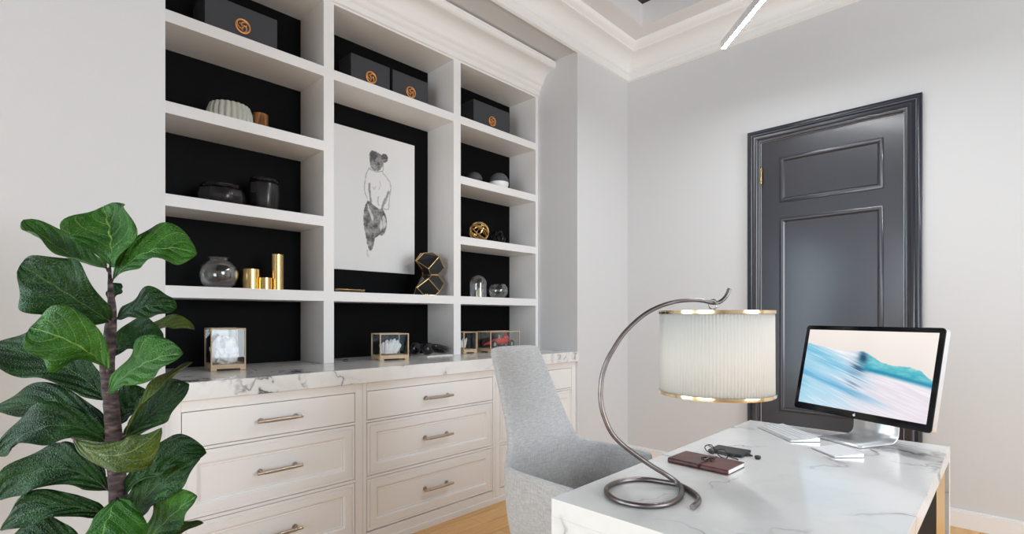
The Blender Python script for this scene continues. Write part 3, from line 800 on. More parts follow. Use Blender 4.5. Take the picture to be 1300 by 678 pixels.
# ================================================================== CEILING LIGHT
p0 = at(918, 62, 3.13)
dirv = at(638, 402, 1) - Vector((0, 0, CZ)); dirv.z = 0; dirv.normalize(); dirv = -dirv
LL = 2.0; pz = p0.z
lt = thing('pendant_light', 'slim white linear pendant light with a glowing lower edge, hung below the ceiling', 'light', (p0.x, p0.y, pz))
ang = math.atan2(dirv.y, dirv.x)
Ml = Matrix.Translation((p0.x, p0.y, pz)) @ Matrix.Rotation(ang, 4, 'Z')
MB().box(0, LL, -.014, .014, .004, .045, Ml).box(0, LL, -.014, -.0127, -.0005, .004, Ml).box(0, LL, .0127, .014, -.0005, .004, Ml).build('housing', M_ALU, lt, bevel=.001, seg=1)
k = MB().box(.002, LL - .002, -.0125, .0125, .0005, .0038, Ml).build('diffuser', emis('led_diffuser', (.96, .98, 1.), 165.), lt); k['label'] = 'glowing white diffuser'
for q in (.85, 1.75):
    A = Ml @ Vector((q, 0, .045)); B = Vector((A.x, A.y, ZT - .001))
    b = MB().tube([A, B], .0015, 6); b.build('cable', M_CHROME, lt)
A = Ml @ Vector((1.3, 0, 0))
MB().lathe([(0, 0), (.06, 0), (.06, .025), (0, .025)], 24, c=(A.x, A.y, ZT - .026)).build('ceiling_rose', M_TRIM, lt, smooth=True)

# ================================================================== THINGS ON THE SHELVES
def ypos(px, x):
    u = (px - 650) / 660; t_ = x / (-SN + u * CS); return t_ * (CS + u * SN), t_
S0, S1, S2, S3 = shelf_tops

# --- storage boxes with gold knot emblem
def knot(cx_, cy_, cz_, r, parent):
    b = MB(); w_ = r * .13
    P2 = lambda a, rr: Vector((cx_, cy_ + rr * math.cos(a), cz_ + rr * math.sin(a)))
    b.tube([P2(2 * PI * i / 40, r) for i in range(40)], w_, 8, closed=True)
    for k_ in range(3):
        a0 = 2 * PI * k_ / 3 + .5
        pts = []
        for i in range(16):
            q = i / 15
            pts.append(P2(a0 + q * 2.5, r * (.97 - .90 * q ** 1.1)) + Vector((.001, 0, 0)))
        b.tube(pts, w_ * .85, 6)
        pts = [P2(a0 + .75 + q * 1.4, r * (.80 - .28 * math.sin(q * PI)) * (1 - .25 * q)) for q in [i / 10 for i in range(11)]]
        b.tube(pts, w_ * .7, 6)
    k = b.build('emblem', M_KNOT, parent, smooth=True); k['label'] = 'round orange-gold knot emblem'
M_KNOT = mat('orange_gold', (.85, .38, .12), .4, .6)
boxes = [(260, 352, 26, -2.86, 'wide charcoal storage box with gold knot emblem on the top shelf of the left bay'),
         (445.6, 494.9, 0, -2.90, 'charcoal storage box with gold knot emblem, left one of two in the middle bay'),
         (498.6, 543.0, 0, -2.90, 'charcoal storage box with gold knot emblem, right one of two in the middle bay'),
         (601.3, 646.7, 0, -2.90, 'charcoal storage box with gold knot emblem on the top shelf of the right bay')]
for i, (pa, pb_, _, xf_, lab) in enumerate(boxes):
    ya, _t = ypos(pa, xf_); yb, _t2 = ypos(pb_, xf_); h = .197 if i == 0 else .205 if i < 3 else .225
    t = thing('storage_box', lab, 'box', ((xf_ + BB) / 2, (ya + yb) / 2, S0), 0, 'charcoal boxes on the top shelf')
    MB().box(BB + .02, xf_ - .003, ya + .003, yb - .003, S0 + .0005, S0 + h * .72).build('body', M_BOXGREY, t, bevel=.002, seg=1)
    k = MB().box(BB + .018, xf_, ya, yb, S0 + h * .0 + .004, S0 + h).build('lid', M_BOXGREY, t, bevel=.002, seg=1)
    knot(xf_ + .003, (ya + yb) / 2 + (-.0 if i else 0), S0 + h * .47, .034, t)

# --- second shelf, left bay: fluted bowl and copper cup
def shelfthing(px0, px1, x, z): 
    ya, t0 = ypos(px0, x); yb, t1 = ypos(px1, x); c, tc = ypos((px0 + px1) / 2, x)
    return c, (px1 - px0) / 660 * tc / 2, tc
c, r, tc = shelfthing(267, 318.5, -2.92, S1)
b = MB(); nfl = 22
rad = lambda a: 1 + .10 * (abs(math.sin(a * nfl / 2)) - .5)
b.lathe([(0, .004), (r * .70, 0), (r * .92, .008), (r * 1.0, .03), (r * .97, .07), (r * .86, .104), (r * .82, .106), (r * .79, .102), (r * .88, .07), (r * .88, .03), (r * .7, .015), (0, .015)], nfl * 6, c=(-2.93, c, S1 + .0005), rad=rad)
tag(b.build('fluted_bowl', M_CERAMIC, None, smooth=True), 'pale sage ceramic bowl with fluted sides on the second shelf of the left bay', 'bowl')
c, r, tc = shelfthing(320.5, 340, -2.92, S1)
b = MB().lathe([(0, 0), (r, 0), (r, .098), (r * .93, .102), (r * .88, .098), (r * .88, .01), (0, .01)], 28, c=(-2.92, c, S1 + .0005))
tag(b.build('copper_cup', M_COPPER, None, smooth=True), 'small copper cylinder cup beside the fluted bowl', 'cup')
# --- third shelf: two black vessels
c, r, tc = shelfthing(253, 309, -2.93, S2)
t = thing('round_pot', 'low wide dark faceted lidded pot on the third shelf of the left bay', 'pot', (-2.93, c, S2))
fac = lambda a: 1 + .02 * math.cos(9 * a)
k = MB().lathe([(0, 0), (r * .8, 0), (r * .97, .02), (r, .05), (r * .93, .082), (r * .8, .088), (0, .088)], 54, c=(-2.93, c, S2 + .0005), rad=fac).build('body', M_POTBLK if 'M_POTBLK' in globals() else mat('black_ceramic', (.016, .015, .015), .22), t, smooth=True)
MB().lathe([(0, .090), (r * .84, .090), (r * .88, .098), (r * .84, .107), (r * .5, .115), (0, .118)], 40, c=(-2.93, c, S2 + .0005)).build('lid', M_BLACKGLOSS, t, smooth=True)
c, r, tc = shelfthing(316, 353.5, -2.93, S2)
t = thing('tall_jar', 'taller dark faceted lidded jar beside the low pot on the third shelf', 'jar', (-2.93, c, S2))
MB().lathe([(0, 0), (r * .75, 0), (r * .9, .02), (r, .09), (r * .96, .15), (r * .8, .162), (0, .162)], 54, c=(-2.93, c, S2 + .0005), rad=fac).build('body', bpy.data.materials['black_ceramic'], t, smooth=True)
MB().lathe([(0, .164), (r * .86, .164), (r * .9, .172), (r * .84, .180), (r * .5, .186), (0, .188)], 40, c=(-2.93, c, S2 + .0005)).build('lid', M_BLACKGLOSS, t, smooth=True)
# --- fourth shelf: glass vase and three brass cylinders
c, r, tc = shelfthing(255, 300.5, -2.88, S3)
pr = [(0, .003), (r * .55, .002), (r * .8, .018), (r * .96, .045), (r, .075), (r * .93, .105), (r * .75, .128), (r * .52, .140), (r * .50, .146), (r * .62, .151), (r * .61, .153), (r * .47, .148), (r * .46, .141), (r * .72, .124), (r * .90, .102), (r * .965, .075), (r * .93, .048), (r * .78, .022), (r * .5, .008), (0, .008)]
tag(MB().lathe(pr, 48, c=(-2.88, c, S3 + .0005)).build('glass_vase', M_GLASS, None, smooth=True), 'round clear glass vase with a flared rim on the fourth shelf of the left bay', 'vase')
cyl = [(308, 329, -2.88, .105, 'wide brass cylinder candle holder next to the glass vase'), (329, 344.5, -2.85, .062, 'shortest brass cylinder, between the wide and the tall brass cylinders'), (344, 359.5, -2.87, .192, 'tallest slim brass cylinder on the shelf with the glass vase')]
for a, b_, x, h, lab in cyl:
    c, r, tc = shelfthing(a, b_, x, S3)
    b = MB().lathe([(0, 0), (r, 0), (r, h - .001), (r - .001, h), (r - .003, h), (r - .003, h - .02), (0, h - .02)], 32, c=(x, c, S3 + .0005))
    tag(b.build('brass_cylinder', M_BRASS, None, smooth=True), lab, 'candle holder', 'brass cylinders')

# --- display cases
def case(corner, rot, wd, dp, h, lab, name='display_case'):
    """corner = front corner nearest the camera; local x = depth (to the back is -x), y = width"""
    t = thing(name, lab, 'display case', (corner[0], corner[1], WT), rot, 'oak and glass display cases')
    fr = .006; bh = .030
    # base with cut-out feet
    b = MB(); b.box(-dp, 0, 0, wd, .010, bh)
    for x0, x1 in ((-dp, -dp + .03), (-.03, 0)):
        for y0, y1 in ((0, .025), (wd - .025, wd)): b.box(x0, x1, y0, y1, .0003, .010)
    local(b.build('base', M_WOOD, None), t)
    b = MB()
    for x0 in (-dp, -fr):
        for y0 in (0, wd - fr): b.box(x0, x0 + fr, y0, y0 + fr, bh, h)
    for x0 in (-dp, -fr): b.box(x0, x0 + fr, fr, wd - fr, h - fr, h)
    for y0 in (0, wd - fr): b.box(-dp + fr, -fr, y0, y0 + fr, h - fr, h)
    local(b.build('frame', M_WOOD, None), t)
    g = MB(); e = .002
    g.box(-fr / 2 - e, -fr / 2, fr, wd - fr, bh, h - fr); g.box(-dp + fr / 2, -dp + fr / 2 + e, fr, wd - fr, bh, h - fr)
    g.box(-dp + fr, -fr, fr / 2, fr / 2 + e, bh, h - fr); g.box(-dp + fr, -fr, wd - fr / 2 - e, wd - fr / 2, bh, h - fr)
    g.box(-dp + fr, -fr, fr, wd - fr, h - fr / 2 - e, h - fr / 2)
    local(g.build('glass_pane', M_PANE, None), t)
    return t
def in_case(t, x, y, z): return t.matrix_basis @ Vector((x, y, z))
def rock(center, scale, seed, lab, name='quartz_cluster', spiky=.35):
    import bmesh
    bm = bmesh.new(); bmesh.ops.create_icosphere(bm, subdivisions=4, radius=1)
    for v in bm.verts:
        d = v.co.normalized()
        k_ = noise.cell(d * 3.2 + Vector((seed, 0, 0))) * spiky + noise.noise(d * 2.5 + Vector((seed, 3, 1))) * .35
        v.co = d * (1 + k_ * .6)
        v.co = Vector((v.co.x * scale[0], v.co.y * scale[1], v.co.z * scale[2]))
    zm = min(v.co.z for v in bm.verts)
    for v in bm.verts: v.co.z = max(v.co.z, -scale[2] * .72)
    zm = min(v.co.z for v in bm.verts)
    for v in bm.verts: v.co += Vector((center[0], center[1], center[2] - zm))
    me = bpy.data.meshes.new(name); bm.to_mesh(me); bm.free(); me.materials.append(M_QUARTZ)
    o = bpy.data.objects.new(name, me); COL.objects.link(o); return tag(o, lab, 'crystal', 'white crystals in the display cases')
t1 = case((-2.759, .79, 0), R(-8), .152, .205, .206, 'tall oak-framed glass case with white quartz at the left end of the worktop')
p = in_case(t1, -.08, .072, .0305); rock(p, (.058, .056, .076), 2.3, 'rough white quartz cluster inside the leftmost tall display case')
b = MB(); 
t2 = case((-2.70, 1.675, 0), R(-10), .185, .142, .161, 'oak-framed glass case with white crystal fan, left of the black headphones')
p = in_case(t2, -.07, .085, .038)
b = MB()
for i in range(15):
    row = i % 3 - 1
    a = (i - 7) * .045 + .16; L = .092 * (1 - .25 * abs(i - 8) / 7) * random.uniform(.9, 1.08)
    d = Vector((row * .16, math.sin(a), math.cos(a))).normalized()
    q = p + Vector((row * .012, (i - 7) * .0052, 0)); w_ = random.uniform(.009, .013)
    b.tube([q, q + d * L * .86, q + d * L], [w_, w_ * 1.15, .003], 6)
tag(b.build('crystal_fan', M_QUARTZ, None), 'fan of white crystal blades inside the case beside the headphones', 'crystal', 'white crystals in the display cases')
t3 = case((-2.79, 2.405, 0), 0, .125, .14, .155, 'small oak-framed glass case with white crystals at the left of the right bay')
p = in_case(t3, -.068, .052, .041)
b = MB()
for i in range(8):
    a = (i - 3.5) * .09; d = Vector((random.uniform(-.2, .2), math.sin(a), math.cos(a))).normalized(); q = p + Vector((0, (i - 3.5) * .004, 0))
    L = random.uniform(.05, .082); b.tube([q, q + d * L * .8, q + d * L], [.008, .0085, .001], 6)
tag(b.build('crystal_points', M_QUARTZ, None), 'white crystal points inside the small case of the right bay', 'crystal', 'white crystals in the display cases')
t4 = case((-2.72, 2.60, 0), 0, .31, .15, .155, 'long oak-framed glass case holding the red model car')
# --- red model racing car (local: y = length, nose to -y)
car = thing('model_car', 'red vintage racing model car inside the long glass display case', 'model car', in_case(t4, -.075, .152, .0315))
cc = car.matrix_basis.to_translation()
secs = [(-.105, .006, .022, .014), (-.098, .016, .026, .016), (-.07, .020, .034, .017), (-.035, .023, .044, .018), (-.005, .026, .050, .018), (.03, .027, .050, .018), (.06, .023, .046, .018), (.088, .012, .036, .018), (.098, .004, .030, .022)]
b = MB(); n = 16; vs = []
for y, hw_, top, bot in secs:
    for i in range(n):
        a = 2 * PI * i / n; vs.append((cc.x + hw_ * math.cos(a), cc.y + y, cc.z + (top + bot) / 2 + (top - bot) / 2 * math.sin(a)))
b.add(vs, [(j * n + i, j * n + (i + 1) % n, (j + 1) * n + (i + 1) % n, (j + 1) * n + i) for j in range(len(secs) - 1) for i in range(n)] + [tuple(range(n)), tuple(range((len(secs) - 1) * n, len(secs) * n))])
b.build('car_body', M_RED, car, smooth=True)
b = MB(); b.tube([(cc.x, cc.y + .038, cc.z + .046), (cc.x, cc.y + .055, cc.z + .060), (cc.x, cc.y + .082, cc.z + .048)], [.010, .013, .005], 10)
b.build('headrest', M_RED, car, smooth=True)
b = MB(); b.add([(cc.x + .014 * math.cos(a), cc.y + .008 - .012 * math.sin(a), cc.z + zz) for zz in (.048, .066) for a in [PI * i / 8 for i in range(9)]], [(i, i + 1, 10 + i, 9 + i) for i in range(8)])
b.build('windscreen', M_GLASS, car)
for y in (-.066, .062):
    for s in (-1, 1):
        Mw = Matrix.Translation((cc.x + s * .038, cc.y + y, cc.z + .0205)) @ Matrix.Rotation(PI / 2, 4, 'Y')
        wh = MB().lathe([(.010, -.006), (.017, -.007), (.020, -.004), (.020, .004), (.017, .007), (.010, .006)], 24, mtx=Mw).build('wheel', M_RUBBER, car, smooth=True)
        MB().lathe([(0, -.005), (.011, -.004), (.011, .004), (0, .005)], 16, mtx=Mw).build('hub', M_CHROME, wh, smooth=True)
    b = MB().tube([(cc.x - .036, cc.y + y, cc.z + .0205), (cc.x + .036, cc.y + y, cc.z + .0205)], .002, 6); b.build('axle', M_CHROME, car)

CARS = 1.38
def rescale(o_, c_, k_):
    for q_ in o_.children:
        for v_ in q_.data.vertices: v_.co = c_ + (v_.co - c_) * k_
        rescale(q_, c_, k_)
rescale(car, cc, CARS)
# --- headphones on white sheets
hx, hy = -2.82, 2.10
tag(MB().box(hx - .11, hx + .075, hy - .045, hy + .17, WT, WT + .006).build('paper_stack', M_PAPER, None), 'thin stack of white paper under the black headphones', 'paper')
hp = thing('headphones', 'glossy black over-ear headphones lying on the white paper, right of the crystal case', 'headphones', (hx, hy + .04, WT + .006))
zb = WT + .0065
for j, (ex, ey, tilt) in enumerate(((hx + .025, hy - .002, .35), (hx - .065, hy - .075 + .055, .25))):
    Mc = Matrix.Translation((ex, ey, zb + .034)) @ Matrix.Rotation(tilt, 4, 'Z') @ Matrix.Rotation(R(68), 4, 'Y')
    sc2 = Matrix.Diagonal((.86, 1.05, 1, 1))
    k = MB().lathe([(0, .024), (.018, .024), (.030, .018), (.036, .006), (.036, -.004), (0, -.004)], 30, mtx=Mc @ sc2).build('ear_cup', M_BLACKGLOSS, hp, smooth=True)
    MB().lathe([(.016, -.004), (.030, -.005), (.034, -.012), (.030, -.020), (.020, -.020), (.016, -.012), (.016, -.004)], 30, mtx=Mc @ sc2).build('ear_pad', M_BLACKMATTE, k, smooth=True)
pts = smooth_path([(hx + .025, hy - .002, zb + .05), (hx + .045, hy + .04, zb + .045), (hx + .035, hy + .10, zb + .030), (hx - .015, hy + .14, zb + .018), (hx - .065, hy + .115, zb + .020), (hx - .085, hy + .05, zb + .04), (hx - .067, hy - .018, zb + .05)], 6)
MB().tube(pts, [.008 + .006 * math.sin(PI * i / (len(pts) - 1)) for i in range(len(pts))], 12).build('headband', M_BLACKGLOSS, hp, smooth=True)

rescale(hp, Vector((hx, hy + .02, zb)), 1.32)
# --- picture in the middle bay
YA, YB, ZA_, ZB_ = 1.561, 2.176, 1.500, 2.412
pic = thing('picture', 'tall white canvas with an ink-wash drawing of a woman from behind, in the middle bay', 'picture', (BB + .02, (YA + YB) / 2, ZA_))
k = MB().box(BB + .0005, BB + .018, YA, YB, ZA_, ZB_).build('canvas', M_PAPER, pic, bevel=.001, seg=1)
def inpoly(x, y, Pp):
    c = False; n = len(Pp); j = n - 1
    for i in range(n):
        if (Pp[i][1] > y) != (Pp[j][1] > y) and x < (Pp[j][0] - Pp[i][0]) * (y - Pp[i][1]) / (Pp[j][1] - Pp[i][1]) + Pp[i][0]: c = not c
        j = i
    return c
def segd(x, y, a, b_):
    dx, dy = b_[0] - a[0], b_[1] - a[1]; q = max(0, min(1, ((x - a[0]) * dx + (y - a[1]) * dy) / (dx * dx + dy * dy + 1e-9)))
    return math.hypot(x - a[0] - q * dx, y - a[1] - q * dy), q
# drawing traced in crop coordinates (0..316 x 0..678 of the figure), shapes of ink
HAIR = [(133, 62), (145, 48), (165, 50), (185, 62), (200, 76), (210, 68), (228, 72), (240, 90), (236, 112), (222, 122), (212, 118), (208, 140), (196, 160), (180, 168), (158, 165), (140, 148), (134, 120), (132, 90)]
SKIRT = [(120, 335), (135, 345), (150, 358), (170, 375), (190, 388), (206, 375), (215, 400), (225, 420), (232, 450), (230, 490), (222, 520), (205, 540), (190, 535), (178, 545), (162, 555), (158, 580), (150, 612), (140, 628), (128, 620), (120, 590), (112, 550), (102, 500), (96, 450), (98, 400), (108, 362)]
LIGHT = [[(196, 440), (205, 455), (208, 490), (196, 515), (190, 490)], [(212, 420), (226, 445), (228, 480), (214, 505), (208, 470), (205, 440)], [(120, 350), (132, 380), (150, 420), (156, 450), (148, 455), (135, 420), (122, 385)]]
LINES = [([(132, 150), (118, 170), (110, 200), (104, 240), (103, 280), (110, 305), (122, 325)], 3.0, .55), ([(131, 240), (130, 275), (136, 305), (140, 345)], 6, .75), ([(210, 178), (230, 205), (250, 232), (256, 260), (250, 300), (246, 330), (242, 385)], 2.8, .5),
         ([(242, 290), (232, 315), (215, 345), (206, 375)], 7, .7), ([(182, 318), (180, 345), (184, 365)], 4, .4), ([(152, 262), (160, 272), (170, 258)], 3, .35), ([(190, 225), (196, 250), (186, 275)], 3, .3), ([(206, 375), (222, 388), (242, 386)], 4, .5),
         ([(120, 620), (118, 640), (126, 662)], 3, .35), ([(128, 152), (150, 165), (176, 172), (205, 168)], 3.5, .5), ([(210, 120), (212, 150), (206, 172)], 3, .5), ([(230, 330), (222, 350), (214, 360)], 6, .5)]
CW, CH = 316 * (70 / 316), 678 * (150 / 678)   # px size of the crop in the photo
def ink(u, v):
    # u along y (0..1), v up (0..1) of the canvas -> crop pixel
    y = YA + (YB - YA) * u; z = ZA_ + (ZB_ - ZA_) * v; x_ = BB + .02
    F = SN * -x_ + CS * y; Rr = CS * x_ + SN * y
    px = 650 + 660 * Rr / F; py = 402 - 660 * (z - CZ) / F
    gx, gy = (px - 440) * 316 / 70, (py - 180) * 678 / 150
    w_ = noise.noise(Vector((gx * .03, gy * .03, 0))) ; w2 = noise.noise(Vector((gx * .09, gy * .09, 4)))
    gx += w2 * 3; gy += w_ * 3
    a = 0.
    if inpoly(gx, gy, HAIR): a = .72 + .35 * w_ - .25 * w2 + (.15 if gy < 100 else -.1 * (gy > 135))
    if inpoly(gx, gy, SKIRT):
        a = max(a, .74 + .3 * w_ + .2 * w2)
        for Lp in LIGHT:
            if inpoly(gx, gy, Lp): a *= .35
    for Pl, wd, al in LINES:
        for p_, q_ in zip(Pl, Pl[1:]):
            d, s = segd(gx, gy, p_, q_)
            if d < wd * (1 + .4 * w_): a = max(a, al * (1 - .4 * (d / wd)))
    a = max(0, min(.93, a))
    return tuple(c * (1 - a) + .03 * a for c in (.80, .80, .79))
M_INK = vcol('ink_on_canvas', .7)
picture('drawing', M_INK, 200, 320, lambda u, v: Vector((BB + .0184, YA + .001 + (YB - YA - .002) * u, ZA_ + .001 + (ZB_ - ZA_ - .002) * v)), ink, pic)['label'] = 'ink-wash drawing of a woman from behind'

# --- faceted bookend: two black polyhedra with gold edges
import bmesh
c1, r1, tcc = shelfthing(529, 564.5, -2.90, S3)
be = thing('faceted_ornament', 'two stacked black faceted polyhedra with gold edges beside the picture', 'ornament', (-2.90, c1, S3))
def orn(P3, EDG):
    bm = bmesh.new()
    for v in P3: bm.verts.new(v)
    bmesh.ops.convex_hull(bm, input=bm.verts)
    bmesh.ops.dissolve_limit(bm, angle_limit=R(14), verts=bm.verts, edges=bm.edges)
    me = bpy.data.meshes.new('polyhedron'); bm.to_mesh(me)
    o = bpy.data.objects.new('polyhedron', me); COL.objects.link(o); me.materials.append(M_FACET)
    o.parent = be; o.matrix_parent_inverse = parent_world(be).inverted()
    e_ = MB()
    for a_, b_ in EDG: e_.tube([P3[a_], P3[b_]], .0032, 6)
    bm.free(); e_.build('edge_frame', M_BRASS, o)
M_FACET = mat('black_glass_facets', (.010, .010, .013), .3)
def hull(pts): 
    r_ = []
    for px, py, x in pts:
        p = onx(px, py, x); r_.append(p)
    return r_
def back(P3, sh): return [v + Vector((-q, -q * .1, 0)) for v, q in zip(P3, sh)]
up_ = hull([(529, 331, -2.84), (538, 321.5, -2.86), (549, 320.5, -2.87), (557.5, 326, -2.80), (564, 340, -2.82), (556, 348.5, -2.83), (547, 348.5, -2.82), (544, 341, -2.785)])
up_ += back(up_, [.01, .03, .08, .13, .13, .13, .08, .06])
lo_ = hull([(529.5, 365, -2.84), (544, 354, -2.785), (548, 349.5, -2.82), (556, 350, -2.83), (564, 360, -2.82), (558, 370, -2.80)])
lo_ += back(lo_, [.01, .05, .10, .13, .13, .13])
lo_ += [Vector((v.x, v.y, S3 + .0035)) for v in (onx(538, 374, -2.85), onx(553, 376, -2.82))]
lo_ += [v + Vector((-.10, -.01, 0)) for v in lo_[-2:]]
orn(up_, [(i, (i + 1) % 8) for i in range(8)] + [(3, 7)] + [(i + 8, (i + 1) % 8 + 8) for i in range(8)] + [(i, i + 8) for i in (0, 2, 4, 6)])
orn(lo_, [(0, 1), (1, 2), (2, 3), (3, 4), (4, 5), (1, 5), (0, 12), (12, 13), (5, 13), (0, 6), (6, 7), (7, 8), (8, 9), (9, 10), (10, 11), (6, 14), (14, 15), (11, 15), (12, 14), (13, 15), (4, 10)])
# --- flat gold leaf dish in front of the picture
yg0, _ = ypos(425, -2.86); yg1, _ = ypos(463, -2.86); gc = (yg0 + yg1) / 2; gl_ = (yg1 - yg0) / 2
b = MB(); nx_, ny_ = 22, 8; vs = []
for i in range(nx_ + 1):
    q = -1 + 2 * i / nx_; wd = .045 * math.sqrt(max(0, 1 - q * q)) ** .8 + .001
    for j in range(ny_ + 1):
        s = -1 + 2 * j / ny_
        vs.append((-2.86 + s * wd, gc + q * gl_, S3 + .004 + .010 * (s * s) + .004 * q * q + .005 * noise.noise(Vector((q * 4, s * 2, 0))) + .002))
b.add(vs, [(i * (ny_ + 1) + j, i * (ny_ + 1) + j + 1, (i + 1) * (ny_ + 1) + j + 1, (i + 1) * (ny_ + 1) + j) for i in range(nx_) for j in range(ny_)])
k = tag(b.build('leaf_dish', M_BRASS, None, smooth=True, auto=False), 'flat gold leaf-shaped dish on the shelf below the picture', 'dish')
so = k.modifiers.new('thick', 'SOLIDIFY'); so.thickness = .003

# --- right bay
def dome(px0, px1, x, two, lab):
    c, r, tc = shelfthing(px0, px1, x, S1)
    t = thing('dome_ornament', lab, 'ornament', (x, c, S1), 0, 'grey domes on the shelf')
    a = [(0, .0)] ; 
    k = MB().lathe([(0, .0), (r * .72, .0), (r * .9, .018), (r * .97, .04), (r * .97, .055), (0, .055)], 36, c=(x, c, S1 + .0005)).build('base', M_WHITEKEY if two else M_BOXGREY, t, smooth=True)
    if two: k['label'] = 'white lower bowl'
    MB().lathe([(r * math.cos(PI / 2 * i / 12) if i < 12 else 0, .056 + r * .98 * math.sin(PI / 2 * i / 12)) for i in range(13)], 36, c=(x, c, S1 + .0005)).build('dome', mat('slate_dome', (.085, .088, .10), .5), t, smooth=True)
dome(592, 612.5, -2.96, False, 'plain slate-grey dome ornament, left one on the second shelf of the right bay')
dome(621, 646, -2.88, True, 'slate-grey dome with a white lower half, right one on the second shelf')
def woven(px0, px1, x, z, m, lab, nb, seed, tw):
    c, r, tc = shelfthing(px0, px1, x, z); b = MB()
    for k_ in range(nb):
        ax = Vector((noise.noise(Vector((k_ * 1.7, seed, 0))), noise.noise(Vector((k_ * 2.3, seed, 5))), noise.noise(Vector((k_ * 3.1, seed, 9))) + .15)).normalized()
        a0 = ax.orthogonal().normalized(); b0 = ax.cross(a0); off = random.uniform(-.35, .35)
        pts = [Vector((x, c, z + r)) + (a0 * math.cos(q) + b0 * math.sin(q)) * (r - tw) * math.sqrt(1 - off * off) + ax * off * (r - tw) for q in [2 * PI * i / 40 for i in range(40)]]
        b.tube(pts, tw, 6, closed=True)
    return tag(b.build('woven_sphere', m, None, smooth=True), lab, 'ornament', 'openwork spheres')
woven(595, 621, -2.90, S2, M_BRASS, 'openwork gold sphere of woven bands on the third shelf of the right bay', 10, 1.3, .0042)
woven(623, 642, -2.93, S2, M_BLACKGLOSS, 'smaller openwork black sphere beside the gold one', 9, 7.3, .0038)
c, r, tc = shelfthing(596, 618, -2.90, S3)
cl = thing('glass_cloche', 'clear glass dome jar covering a candle on the fourth shelf of the right bay', 'cloche', (-2.90, c, S3))
H2 = .17
prd = [(r, .001), (r, H2 - r)] + [(r * math.cos(PI / 2 * i / 10), H2 - r + r * math.sin(PI / 2 * i / 10)) for i in range(1, 11)]
prd += [(max(0, p_ - .003), z_ - (.003 if z_ > H2 - r else 0)) for p_, z_ in prd[::-1]]
MB().lathe(prd, 36, c=(-2.90, c, S3 + .0005)).build('dome', M_GLASS, cl, smooth=True)
tag(MB().lathe([(0, 0), (.018, 0), (.022, .02), (.020, .045), (.010, .064), (.002, .074), (0, .074)], 20, c=(-2.90, c + .008, S3 + .0005)).build('candle', M_CANDLE, None, smooth=True), 'small cream candle under the clear glass dome jar', 'candle')
c, r, tc = shelfthing(620, 645, -2.90, S3)
pr = [(0, .003), (r * .55, .001), (r * .85, .02), (r, .055), (r * .93, .085), (r * .72, .108), (r * .68, .108), (r * .88, .083), (r * .95, .055), (r * .8, .024), (r * .5, .01), (0, .01)]
tag(MB().lathe(pr, 40, c=(-2.90, c, S3 + .0005)).build('glass_bowl', M_GLASS, None, smooth=True), 'small round clear glass bowl beside the glass dome jar', 'bowl')

# ================================================================== PLANT
PT = 1.36
pb = at(152, 640, PT)
plant = thing('potted_plant', 'tall fiddle-leaf fig with big glossy leaves in a pot, beside the bookcase', 'plant', (pb.x, pb.y, 0))
trunk = [at(139, 340, PT), at(140, 365, PT), at(142, 395, PT), at(139, 430, PT), at(136, 465, PT), at(140, 500, PT), at(143, 535, PT), at(146, 570, PT), at(149, 610, PT), at(151, 650, PT), at(151, 720, PT)]
trunk.append(Vector((pb.x, pb.y, .28)))
tp_ = smooth_path(trunk, 5); nn = len(tp_)
rr = [(.0040 + .0125 * ss(0, .35, i / nn) + .0055 * ss(.3, .9, i / nn)) * (1 + .10 * noise.noise(Vector((i * .9, 0, 0)))) for i in range(nn)]
MB().tube(tp_, rr, 14).build('trunk', M_BARK, plant, smooth=True, auto=False)
pot = MB().lathe([(0, 0), (.12, 0), (.13, .01), (.165, .30), (.17, .31), (.155, .315), (.15, .30), (.145, .28), (0, .28)], 40, c=(pb.x, pb.y, 0)).build('pot', M_POT, plant, smooth=True)
k = MB().lathe([(0, .281), (.146, .281), (.146, .288), (0, .295)], 30, c=(pb.x, pb.y, 0)).build('soil', M_SOIL, pot, smooth=True)
def trunk_at(y):
    best = min(tp_, key=lambda q: abs((402 - 660 * (q.z - CZ) / PT) - y)); return best
CAMD = Vector((SN, -CS, 0))            # direction back to the viewer
RT = Vector((CS, SN, 0))
